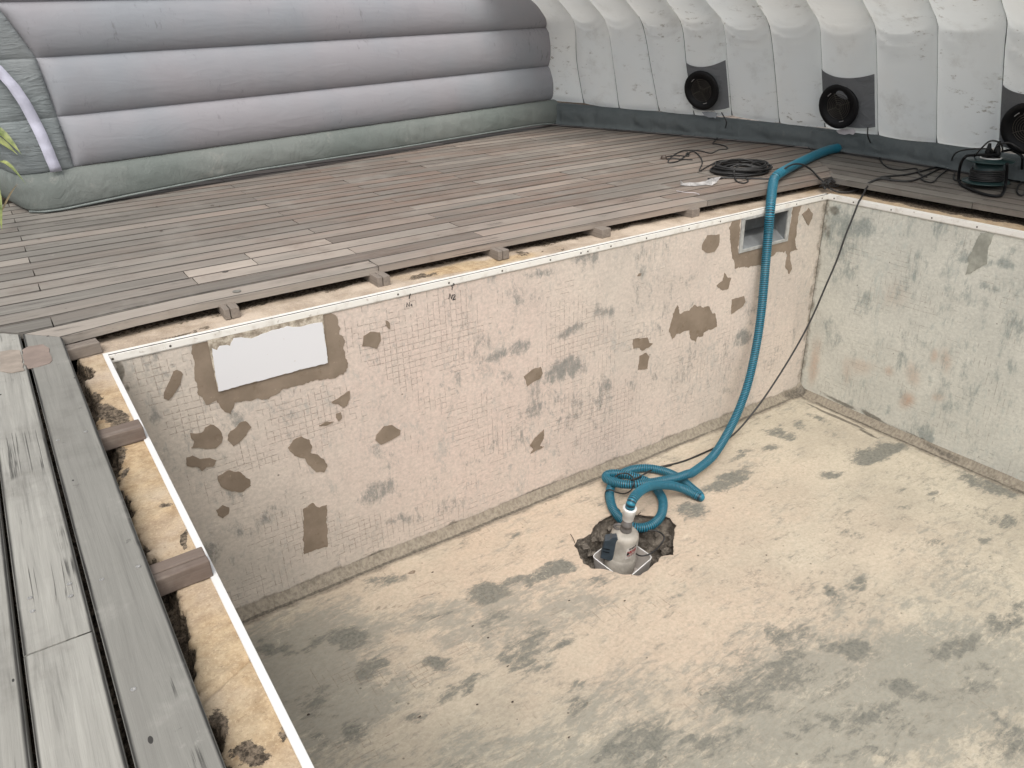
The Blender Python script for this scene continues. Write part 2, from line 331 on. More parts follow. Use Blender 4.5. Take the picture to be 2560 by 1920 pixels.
class G:                                       # geometry collector
    def __init__(s): s.v = []; s.f = []; s.a = {}
    def add(s, vs_, fs_, **at):
        b = len(s.v); s.v += [tuple(x) for x in vs_]; s.f += [tuple(i + b for i in f) for f in fs_]
        for k, val in at.items():
            arr = s.a.setdefault(k, [0.0] * b)
            arr += (list(val) if hasattr(val, '__len__') else [val] * len(vs_))
    def obj(s, name, mat, parent=None, smooth=False): 
        o = mk(name, s.v, s.f, mat, None, smooth, s.a)
        if parent: keep(o, parent)
        return o
def boxv(x0, x1, y0, y1, z0, z1): return [(x0, y0, z0), (x1, y0, z0), (x1, y1, z0), (x0, y1, z0), (x0, y0, z1), (x1, y0, z1), (x1, y1, z1), (x0, y1, z1)]
BOXF = [(3, 2, 1, 0), (4, 5, 6, 7), (0, 1, 5, 4), (1, 2, 6, 5), (2, 3, 7, 6), (3, 0, 4, 7)]
def cat(pts, n=8, closed=False):
    P = [np.array(p, float) for p in pts]; out = []
    m = len(P)
    rngi = range(m if closed else m - 1)
    for i in rngi:
        p0 = P[(i - 1) % m] if closed or i > 0 else 2 * P[0] - P[1]
        p1 = P[i]; p2 = P[(i + 1) % m]
        p3 = P[(i + 2) % m] if closed or i + 2 < m else 2 * P[-1] - P[-2]
        for k in range(n):
            t = k / n
            out.append(.5 * ((2 * p1) + (-p0 + p2) * t + (2 * p0 - 5 * p1 + 4 * p2 - p3) * t * t + (-p0 + 3 * p1 - 3 * p2 + p3) * t ** 3))
    if not closed: out.append(P[-1])
    return out
def resample(pts, step):
    P = np.array(pts); d = np.r_[0, np.cumsum(np.linalg.norm(np.diff(P, axis=0), axis=1))]
    n = max(2, int(round(d[-1] / step)) + 1); s = np.linspace(0, d[-1], n)
    return np.stack([np.interp(s, d, P[:, k]) for k in range(P.shape[1])], 1)
def tubegeo(pts, r, seg=8, cap=True, closed=False):
    P = np.array(pts, float); n = len(P); r = np.broadcast_to(np.asarray(r, float), (n,))
    T = np.gradient(P, axis=0) if not closed else (np.roll(P, -1, 0) - np.roll(P, 1, 0))
    T /= np.linalg.norm(T, axis=1)[:, None] + 1e-12
    ref = np.array((0, 0, 1.0)) if abs(T[0][2]) < .9 else np.array((1.0, 0, 0))
    N = np.cross(T[0], ref); N /= np.linalg.norm(N); vs_ = []
    ang = np.linspace(0, 2 * np.pi, seg, endpoint=False)
    for i in range(n):
        N = N - T[i] * (N @ T[i]); N /= np.linalg.norm(N) + 1e-12; B = np.cross(T[i], N)
        vs_.append(P[i] + r[i] * (np.cos(ang)[:, None] * N + np.sin(ang)[:, None] * B))
    V = np.concatenate(vs_); F = []
    for i in range(n if closed else n - 1):
        j = (i + 1) % n
        for k in range(seg):
            k2 = (k + 1) % seg; F.append((i * seg + k, i * seg + k2, j * seg + k2, j * seg + k))
    if cap and not closed: F.append(tuple(range(seg))[::-1]); F.append(tuple((n - 1) * seg + k for k in range(seg)))
    return V, F
def tube(name, pts, r, mat, parent=None, seg=8, smooth=True, closed=False):
    V, F = tubegeo(pts, r, seg, True, closed); o = mk(name, V, F, mat, None, smooth)
    if parent: keep(o, parent)
    return o
def lathe(prof, seg=28, center=(0, 0, 0), axis=None):
    vs_ = []; F = []
    for r, z in prof:
        for k in range(seg):
            a = 2 * math.pi * k / seg; vs_.append((r * math.cos(a), r * math.sin(a), z))
    for i in range(len(prof) - 1):
        for k in range(seg):
            k2 = (k + 1) % seg; F.append((i * seg + k, i * seg + k2, (i + 1) * seg + k2, (i + 1) * seg + k))
    F.append(tuple(range(seg))[::-1]); F.append(tuple((len(prof) - 1) * seg + k for k in range(seg)))
    if axis is None: q = Matrix.Identity(3)
    else: q = Vector(axis).to_track_quat('Z', 'Y').to_matrix()
    c = Vector(center)
    return [tuple(q @ Vector(v) + c) for v in vs_], F
def rough_poly(pts, step=.012, amp=.004, seed=0):
    P = [np.array(p) for p in pts]; out = []
    for i in range(len(P)):
        a = P[i]; b = P[(i + 1) % len(P)]; L_ = np.linalg.norm(b - a); n = max(1, int(L_ / step))
        nn = np.array((-(b - a)[1], (b - a)[0])) / (L_ + 1e-9)
        for k in range(n):
            p = a + (b - a) * k / n
            w = (float(fbm(p[0] * 45 + seed, p[1] * 45, seed)) - .5) * amp * 3.2
            out.append(p + nn * w)
    return out
def slab2d(poly, f, t0, t1):
    """poly 2-D, f(u,v,offset)->xyz; slab between offsets t0 (back) and t1 (front)"""
    n = len(poly); tri = tessellate_polygon([[Vector((p[0], p[1], 0)) for p in poly]])
    vs_ = [f(p[0], p[1], t1) for p in poly] + [f(p[0], p[1], t0) for p in poly]
    F = [tuple(t) for t in tri] + [tuple(i + n for i in reversed(t)) for t in tri]
    for i in range(n): j = (i + 1) % n; F.append((i, i + n, j + n, j))
    return vs_, F
def fixn(o):
    bm = bmesh.new(); bm.from_mesh(o.data); bmesh.ops.recalc_face_normals(bm, faces=bm.faces); bm.to_mesh(o.data); bm.free(); return o
def bevel(o, w=.003, seg=2):
    m = o.modifiers.new('bevel', 'BEVEL'); m.width = w; m.segments = seg; m.limit_method = 'ANGLE'; m.angle_limit = .6; return o
def sheet(xs, ys, f, skip=None):
    """regular grid; returns verts, faces, U, V"""
    U, V = np.meshgrid(xs, ys, indexing='ij'); P = f(U, V); n1, n2 = U.shape
    idx = np.arange(n1 * n2).reshape(n1, n2)
    a = idx[:-1, :-1]; b = idx[1:, :-1]; c = idx[1:, 1:]; d = idx[:-1, 1:]
    F = np.stack([a, b, c, d], -1).reshape(-1, 4)
    if skip is not None:
        uc = (U[:-1, :-1] + U[1:, 1:]).ravel() / 2; vc = (V[:-1, :-1] + V[1:, 1:]).ravel() / 2
        F = F[~skip(uc, vc)]
    return P.reshape(-1, 3), F.tolist(), U.ravel(), V.ravel()
def inpoly(x, y, poly):
    r = np.zeros(x.shape, bool); n = len(poly)
    for i in range(n):
        x1, y1 = poly[i]; x2, y2 = poly[(i + 1) % n]
        if y1 == y2: continue
        c = ((y1 > y) != (y2 > y)) & (x < (x2 - x1) * (y - y1) / (y2 - y1) + x1); r ^= c
    return r

LX = 4.2384; DP = 1.4008; YE = -6.6       # pool width, depth, near end
DT = 0.075                          # deck surface height above the rim

# ================================================================== POOL
pool_floor_hole = [[2.1808,-0.3807],[2.2412,-0.4026],[2.2888,-0.4547],[2.3342,-0.4936],[2.376,-0.5362],[2.4126,-0.5623],[2.425,-0.5922],[2.4097,-0.633],[2.4002,-0.6568],[2.355,-0.6947],[2.2878,-0.7631],[2.217,-0.8335],[2.186,-0.816],[2.1582,-0.8054],[2.1156,-0.8244],[2.0723,-0.8378],[2.0261,-0.8483],[1.9695,-0.8577],[1.9364,-0.8208],[1.8969,-0.7911],[1.8763,-0.7526],[1.8528,-0.717],[1.8066,-0.68],[1.8011,-0.628],[1.8129,-0.5828],[1.8418,-0.5303],[1.8503,-0.4898],[1.8925,-0.4531],[1.9277,-0.4588],[1.984,-0.45],[2.0316,-0.4139],[2.0778,-0.3959],[2.1235,-0.3871]]
HOLE = rough_poly(pool_floor_hole, .012, .006, 3)
def fxs():
    return np.unique(np.round(np.r_[0, np.arange(.0, LX, .0135), LX], 5))
ys_f = np.unique(np.round(np.r_[YE, np.arange(YE, -3.6, .12), np.arange(-3.6, 0.001, .0135), 0], 5))
GF = [[1.281,-0.5348,0.1214,-0.0382,-0.0337,-0.077,1.0],[1.4953,-0.5536,0.1686,-0.0389,-0.0222,-0.0491,0.8],[1.6572,-0.5642,0.1111,-0.0343,-0.0279,-0.0518,1.0],[0.6207,-0.6847,0.0565,-0.0611,-0.0727,-0.1161,0.8],[0.597,-0.4158,0.0828,-0.058,-0.0309,-0.0747,1.0],[0.8788,-0.7883,0.0668,-0.0263,-0.0173,-0.0446,0.75],[1.206,-0.9777,0.1005,-0.0157,-0.0368,-0.1061,0.7],[0.8798,-0.9633,0.1147,0.0184,-0.0015,-0.0378,0.7],[0.4284,-0.8987,0.0544,-0.0377,-0.0308,-0.0727,0.75],[1.3491,-0.8577,0.0799,-0.0113,-0.0237,-0.0634,0.6],[0.9694,-0.5326,0.0906,-0.048,-0.0162,-0.0355,0.55],[1.3637,-1.0079,0.069,0.0031,-0.0083,-0.035,0.6],[0.9114,-0.1748,0.1247,-0.0262,-0.0131,-0.0472,0.7],[1.6413,-0.2344,0.0587,-0.0169,-0.0141,-0.0286,0.6],[1.2887,-1.1876,0.0588,-0.0239,-0.0193,-0.0343,0.55],[1.2067,-1.2956,0.0552,-0.0384,-0.0333,-0.0439,0.6],[1.287,-1.6068,0.1857,-0.0413,-0.0462,-0.1041,0.75],[1.2243,-1.4397,0.045,-0.0093,-0.0125,-0.031,0.6],[0.6848,-0.9893,0.068,0.011,0.0002,-0.0273,0.6],[1.7856,-0.7588,0.0904,-0.0113,-0.0251,-0.0529,0.6],[1.2226,-0.7104,0.0945,0.0087,-0.0125,-0.067,0.7],[2.9444,-0.505,0.2664,-0.0127,-0.0395,-0.0569,0.8],[2.5841,-0.5943,0.1046,-0.0366,-0.044,-0.0537,0.9],[3.0971,-1.2516,0.07,-0.0499,-0.0478,-0.0339,0.55],[2.7442,-1.5021,0.0543,-0.0213,-0.0379,-0.0335,0.8],[2.614,-1.4745,0.0283,-0.0199,-0.0433,-0.0322,0.6],[2.2235,-1.5548,0.0735,-0.087,-0.1079,-0.0689,0.72],[2.0595,-1.6876,0.1656,-0.1713,-0.1541,-0.1021,0.66],[1.8082,-1.6903,0.1826,-0.0771,-0.0704,-0.0815,0.7],[2.3972,-1.7573,0.0828,-0.1241,-0.0507,-0.0254,0.75],[2.3819,-2.0084,0.0535,-0.0823,-0.0499,-0.0213,0.85],[2.7622,-1.9995,0.1706,-0.0446,-0.0583,-0.0519,0.75],[3.081,-2.0298,0.1564,-0.0351,-0.0771,-0.0644,0.75],[4.1261,-1.405,0.0113,-0.1559,-0.0918,-0.0316,0.85],[3.8444,-1.6342,0.0929,-0.0484,-0.0597,-0.0341,0.7],[3.592,-1.6622,0.0289,-0.0404,-0.0405,-0.0178,0.6],[2.1565,-2.0103,0.1442,-0.1265,-0.066,-0.0394,0.65],[1.9492,-1.952,0.1741,-0.1206,-0.057,-0.0427,0.6],[1.567,-1.7391,0.1576,-0.0678,-0.0454,-0.0576,0.7],[1.914,-2.0595,0.1685,-0.1165,-0.0478,-0.0345,0.55],[2.666,-2.1708,0.0859,-0.1007,-0.1027,-0.0426,0.55],[2.4553,-2.3542,0.0849,-0.0588,-0.0977,-0.0506,0.6],[2.6446,-1.1564,0.0679,-0.0482,-0.0351,-0.029,0.3],[2.7122,-1.0165,0.0701,-0.0097,-0.018,-0.0235,0.4],[3.6265,-0.3205,0.0621,-0.0839,-0.0512,-0.0374,0.9],[3.8365,-0.309,-0.0073,-0.0555,-0.0526,-0.0247,0.7],[4.0046,-0.3073,0.0345,-0.0583,-0.0313,-0.0206,0.8],[3.9612,-0.8447,0.2261,-0.048,-0.0721,-0.0622,1.1],[3.2166,-0.3709,0.1059,0.0025,-0.0327,-0.0476,0.7],[3.4953,-0.8389,0.0693,-0.0352,-0.0283,-0.0228,0.9],[4.3148,-0.9232,0.0286,-0.0859,-0.0895,-0.0421,0.8],[3.4452,-0.4292,0.093,-0.0178,-0.0288,-0.0315,0.6],[0.314,-0.3138,0.0575,-0.0624,-0.0187,-0.0396,0.9],[0.5271,-0.3665,0.1049,-0.0103,-0.006,-0.0429,0.8],[0.3311,-0.6639,0.0946,-0.0657,-0.0362,-0.0988,0.55],[0.3204,-0.8972,0.0892,-0.0618,-0.0279,-0.0716,0.5]]
PF = [[1.9635,-0.5698,1.2656,-0.1317,-0.2451,-0.493,0.95],[1.9193,-1.2767,0.7145,-0.2843,-0.2528,-0.3226,0.8],[1.8093,-0.1587,0.804,-0.0127,-0.0859,-0.2195,0.9],[1.0709,-0.2089,0.7614,-0.057,-0.0507,-0.1977,0.6],[3.1185,-1.391,0.2475,-0.3331,-0.307,-0.1679,0.35]]
DF = [[1.0472,-0.3861,0.3687,-0.1037,-0.0031,-0.0088,0.55],[0.839,-0.3499,0.2118,-0.0785,-0.0025,-0.0074,0.6],[1.5045,-0.1169,0.2932,0.0109,-0.0036,-0.0121,0.5],[1.3031,-1.2817,0.0087,-0.0061,-0.0698,-0.0883,0.3],[0.5781,0.0105,0.3011,0.001,-0.0015,-0.0128,1.0],[4.1292,-0.3987,-0.0011,-0.248,-0.0165,-0.0081,1.1],[4.0984,-0.6504,-0.0047,-0.0727,-0.018,-0.0078,1.0],[4.181,-0.0344,0.1461,-0.0192,-0.0308,-0.0314,0.9],[4.221,-1.0732,-0.0091,-0.1669,-0.0153,-0.0056,0.8]]
GRF = [[0.7759,-0.8302,0.093,-0.0137,-0.0152,-0.069,1.0],[1.041,-0.782,0.0669,-0.0092,-0.0151,-0.0526,0.9],[0.5606,-0.7048,0.0966,-0.0673,-0.0477,-0.1088,0.8],[0.9696,-0.2826,0.1773,-0.0387,-0.0117,-0.039,0.4],[0.4768,-1.0364,0.1292,-0.0538,-0.0192,-0.0651,0.45],[3.4582,-1.3685,0.0194,-0.0765,-0.0375,-0.0155,0.8],[1.7699,-1.5466,0.1248,-0.087,-0.0712,-0.0676,0.4]]
def floor_h(x, y):
    h = -DP + (fbm(x * 2.1, y * 2.1, 5, 4) - .5) * .012
    cove = np.clip(1 - (-y) / .055, 0, 1) ** 2 * .045 + np.clip(1 - (LX - x) / .05, 0, 1) ** 2 * .04
    ridge = np.exp(-((LX - x - .16) / .012) ** 2) * .004
    fade = np.minimum(np.clip(-y / .06, 0, 1), 1)
    return h + cove + ridge
fP, fF, fU, fV = sheet(fxs(), ys_f, lambda U, V: np.stack([U, V, floor_h(U, V)], -1), lambda u, v: inpoly(u, v, HOLE))
# snap the ragged cell edge to the hole outline
Hh = np.array(HOLE)
near = np.where((fU > Hh[:, 0].min() - .05) & (fU < Hh[:, 0].max() + .05) & (fV > Hh[:, 1].min() - .05) & (fV < Hh[:, 1].max() + .05))[0]
cnt = np.zeros(len(fU), int)
for f_ in fF:
    for i in f_: cnt[i] += 1
for i in near:
    if 0 < cnt[i] < 4:
        d = np.linalg.norm(Hh - fP[i, :2], axis=1); j = d.argmin()
        if d[j] < .02: fP[i, :2] = Hh[j]; fP[i, 2] -= .002
ed_ = np.minimum(-fV, LX - fU) + (fbm(fU * 6, fV * 6, 61) - .5) * .015
brownf = np.clip(1.8 - ed_ / .06, 0, 1) * .85 + blobs(fU, fV, GF, .2) * .12
veilf = blobs(fU, fV, [[2.264,-1.9646,0.7216,-0.3948,-0.3476,-0.2652,0.8],[0.3908,-0.6016,0.2727,-0.1899,-0.1731,-0.4593,1.0],[1.4229,-1.3794,0.4359,-0.0434,-0.0445,-0.1218,0.5],[1.1109,-0.5998,0.3638,-0.0426,-0.0489,-0.1681,0.6],[1.4341,-1.759,0.6987,-0.4827,-0.1227,-0.1219,0.6],[3.2523,-1.7941,0.2837,-0.2006,-0.3605,-0.1995,0.4],[1.3747,-0.7852,0.4944,-0.0118,-0.0482,-0.161,0.5]], .2)
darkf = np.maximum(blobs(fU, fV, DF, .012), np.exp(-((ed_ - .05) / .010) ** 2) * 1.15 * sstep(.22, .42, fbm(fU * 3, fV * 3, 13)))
grayf = np.maximum(blobs(fU, fV, GF) * 1.12, (fbm(fU * 1.3, fV * 1.3, 77, 4) - .42) * 1.1)
pinkf = blobs(fU, fV, PF, .2)
gridf = np.maximum(blobs(fU, fV, GRF), -.25)
o = mk('pool_floor', fP, fF, M_floor, None, True, {'gray': grayf, 'pink': pinkf, 'dark': darkf, 'grid': gridf, 'brown': brownf, 'veil': veilf}, {'wc': np.stack([fU, fV, 0 * fU], 1)})
tagit(o, 'drained pool floor of sandy screed with grey-green smudges', kind='structure')

# sump pit: broken rubble hole in the floor
g = G(); n = len(HOLE); rings = [(0, -.001, 1.012), (.012, -.03, 1.06), (.0, -.09, 1.02), (.0, -.15, .96), (0, -.2, .86)]
cen = Hh.mean(0); VV = []
for k, (o_, dz, s) in enumerate(rings):
    for i, p in enumerate(HOLE):
        q = cen + (p - cen) * s
        j = (float(fbm(p[0] * 30 + k * 3, p[1] * 30 + k * 9, 9)) - .5) * (.05 if k else 0)
        VV.append((q[0] + j, q[1] - j * .7, -DP + dz + (j * .6 if k else 0)))
FF = []
for k in range(len(rings) - 1):
    for i in range(n): j = (i + 1) % n; FF.append((k * n + i, k * n + j, (k + 1) * n + j, (k + 1) * n + i))
VV.append((cen[0], cen[1], -DP - .21)); 
for i in range(n): FF.append(((len(rings) - 1) * n + i, (len(rings) - 1) * n + (i + 1) % n, len(VV) - 1))
g.add(VV, FF)
for k in range(170):                                    # loose rubble
    a = random.random() * 6.28; s = random.uniform(.45, .97); p = Hh[random.randrange(n)]; q = cen + (p - cen) * s
    r = random.uniform(.006, .026); z = -DP - .19 + max(0, (s - .6)) ** 1.5 * .62
    b = [(q[0] + r * random.uniform(-1, 1), q[1] + r * random.uniform(-1, 1), z + r * random.uniform(-.6, .9)) for _ in range(8)]
    g.add([(q[0] - r, q[1] - r * .6, z), (q[0] + r * .8, q[1] - r, z), (q[0] + r, q[1] + r * .7, z), (q[0] - r * .7, q[1] + r, z), (q[0] + r * random.uniform(-.3, .3), q[1], z + r * 1.1), (q[0] - r * .5, q[1] + r * .4, z + r * .8)], [(0, 1, 4), (1, 2, 4), (2, 3, 5, 4), (3, 0, 5), (0, 4, 5)])
pit = g.obj('sump_pit', M_rubble); tagit(pit, 'broken open pit of dark rubble in the pool floor', kind='structure')

# ---- walls
def wallgrid(n1, zs, skip, f): return sheet(n1, zs, f, skip)
zs_w = np.unique(np.round(np.r_[-DP - .02, np.arange(-DP, -.002, .0135), 0.0], 5))
SKX0, SKX1, SKZ0, SKZ1 = 3.475, 3.862, -.222, -.042    # skimmer mouth
xs_w = np.unique(np.round(np.r_[np.arange(0, LX, .0135), SKX0, SKX1, LX], 5)); zs_l = np.unique(np.round(np.r_[zs_w, SKZ0, SKZ1], 5))
wl = root('pool_wall', (LX / 2, 0, -DP), 'long pinkish plaster pool wall with brown mortar patches, white plate and skimmer', 'wall')
P_, F_, U_, V_ = sheet(xs_w, zs_l, lambda U, V: np.stack([U, (fbm(U * 1.7, V * 1.7, 12, 3) - .5) * .006 * np.clip(-V / .1, 0, 1), V], -1), lambda u, v: (u > SKX0) & (u < SKX1) & (v > SKZ0) & (v < SKZ1))
GW = [[1.8228,-0.442,0.123,-0.002,0.0112,-0.0454,0.85],[2.1959,-0.4201,0.1201,0.0084,0.0118,-0.0301,0.8],[2.1656,-0.6612,0.1638,0.0071,0.0262,-0.07,0.8],[2.4216,-0.3918,0.1015,-0.0235,0.0018,-0.0556,0.6],[1.9953,-0.0665,0.1052,-0.0019,0.0067,-0.0295,0.7],[1.5551,-1.041,0.0571,-0.0105,0.0025,-0.022,0.8],[2.2747,-0.0541,0.0943,-0.0178,0.0007,-0.0424,0.55],[2.2225,-0.9609,0.2915,-0.0925,0.0021,-0.2062,0.3],[1.0953,-0.8028,0.074,-0.026,-0.0107,-0.1039,0.5],[2.4473,-0.8386,0.1163,-0.0162,0.0095,-0.0424,0.5],[1.0455,0.0362,0.1938,-0.0011,0.0042,-0.0436,0.3],[2.064,0.0263,0.1947,-0.0012,0.0119,-0.05,0.45],[0.1161,-0.1101,0.1508,-0.0424,-0.0378,-0.1748,0.38],[0.1078,-0.437,0.1827,-0.0633,-0.0304,-0.145,0.3],[0.101,-0.3217,0.0577,0.0186,0.0097,-0.042,0.4],[0.4686,-0.92,0.057,-0.0235,-0.0111,-0.0676,0.75],[0.3729,-0.9823,0.0799,-0.0345,-0.01,-0.0579,0.6],[0.1989,-1.0286,0.0681,-0.0311,-0.0108,-0.0571,0.6],[0.3369,-0.7186,0.0919,-0.0354,-0.0131,-0.0725,0.35],[3.5821,-0.8446,0.0857,0.0164,0.042,-0.0547,0.9],[3.6151,-0.6172,0.1049,-0.0236,0.0195,-0.1275,0.35],[3.0832,-0.8263,0.095,-0.0253,0.0097,-0.1004,0.4],[0.9965,-0.9943,0.1141,0.001,0.0132,-0.0671,0.75],[1.139,-1.2086,0.0828,-0.0181,0.0037,-0.0588,0.6],[1.4233,-1.219,0.1119,-0.0237,0.0058,-0.0609,0.5]]
PW = [[1.5095,-0.6067,1.0091,-0.3001,-0.0577,-0.923,0.95],[2.2518,-1.2825,1.0765,-0.0255,0.2667,-0.7512,0.8],[3.3687,-0.677,0.9379,-0.2243,0.11,-0.8655,0.55],[0.9564,-1.0279,0.5704,-0.2266,-0.0497,-0.4351,0.4]]
DW = [[4.2847,-0.3014,0.0312,-0.0065,0.0386,-0.2552,0.95],[4.3058,-0.7728,0.0327,-0.0096,0.0189,-0.2718,0.95],[4.2856,-1.1745,0.0592,-0.0214,0.0025,-0.1834,0.95],[3.8535,-1.4574,0.3995,0.0118,0.0143,-0.0227,1.0],[3.3021,-1.3982,0.3111,0.0114,0.0187,-0.0336,1.0],[4.0418,-0.2237,0.0404,-0.0069,0.0227,-0.1108,0.4],[3.7075,-0.5648,0.0441,-0.0095,0.0025,-0.0151,1.0],[3.8706,-0.6125,0.0183,-0.004,0.0019,-0.0103,1.0],[1.8102,-1.3793,0.3858,0.0414,0.0118,-0.0294,1.0],[1.1651,-1.3906,0.3377,0.0306,0.0088,-0.0299,1.0],[0.8524,-1.3734,0.2077,0.0151,0.0079,-0.0336,1.0],[0.0197,-0.0693,0.0157,-0.0004,-0.0028,-0.0599,1.1],[0.0307,-0.1486,0.0142,0.0018,0.002,-0.027,0.9],[2.7204,-1.4634,0.2639,0.0136,0.0137,-0.0279,1.0],[1.9936,-0.1907,0.0098,-0.0021,-0.0002,-0.0168,0.6],[1.6431,-0.4468,0.011,-0.0029,-0.0021,-0.0427,0.7],[1.6987,-0.453,0.0186,-0.0049,-0.0005,-0.012,0.6]]
GRW = [[0.1331,-0.1149,0.116,-0.0326,-0.0318,-0.1481,1.15],[0.2263,-0.3245,0.1618,-0.0512,-0.0229,-0.1146,0.9],[0.7223,-0.4816,0.2263,-0.0717,-0.0233,-0.1604,0.95],[0.4091,-0.607,0.2804,-0.1006,-0.0137,-0.0783,0.7],[0.938,-0.1892,0.0605,-0.0154,-0.0156,-0.1232,0.8],[1.2067,-0.2664,0.187,-0.048,-0.023,-0.2377,1.2],[1.4153,-0.2549,0.2255,-0.0555,-0.0158,-0.2105,1.1],[2.2711,-0.4841,0.2925,-0.0728,0.0039,-0.246,0.9],[2.3945,-1.0155,0.3444,-0.1093,0.0075,-0.2778,1.15],[1.7012,-0.8424,0.2824,-0.0916,-0.0071,-0.1703,0.7],[1.4263,-0.7083,0.229,-0.0727,-0.0125,-0.1782,0.6],[2.7342,-0.0964,0.1425,-0.0261,0.0091,-0.1366,0.7],[2.7325,-0.6185,0.1885,-0.0474,0.0051,-0.0805,0.7],[0.6633,-1.1079,0.2183,-0.0944,-0.0207,-0.1455,1.0],[0.3622,-1.2986,0.1686,-0.0054,0.0094,-0.0892,0.8],[0.2996,-0.7042,0.1684,-0.0649,-0.02,-0.1083,0.7],[3.0978,-0.9777,0.3661,-0.1043,0.0228,-0.2359,0.6],[3.3281,-0.9166,0.2577,-0.0694,0.0238,-0.1981,0.6],[3.8738,-0.9314,0.1719,-0.0437,0.0365,-0.2094,0.5],[0.921,-1.2194,0.1982,-0.0857,-0.0152,-0.1317,1.0],[1.2834,-1.2922,0.2791,-0.0077,0.0285,-0.1254,0.8],[1.5747,-1.1952,0.2382,-0.0917,-0.0062,-0.1179,0.7]]
gr = np.maximum(blobs(U_, V_, GW), (fbm(U_ * 2.2, V_ * 2.2, 41, 4) - .40) * .9)
br = np.clip(1.4 - (V_ + DP + (fbm(U_ * 6, V_ * 6, 61) - .5) * .03) / .055, 0, 1) * .95
br = np.maximum(br, np.clip(1.3 - (LX - U_ + (fbm(U_ * 6, V_ * 6, 71) - .5) * .06) / .06, 0, 1) * .5)
dk = blobs(U_, V_, DW, .03) * .8
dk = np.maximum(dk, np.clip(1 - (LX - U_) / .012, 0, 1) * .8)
at_ = {'gray': gr, 'pink': blobs(U_, V_, PW, .15), 'dark': dk, 'grid': blobs(U_, V_, GRW, .08), 'brown': br}
keep(mk('wall_face', P_, F_, M_wall, None, True, at_, {'wc': np.stack([U_, V_, 0 * U_], 1)}), wl)
def onwall(u, v, t): return (u, -t, v)
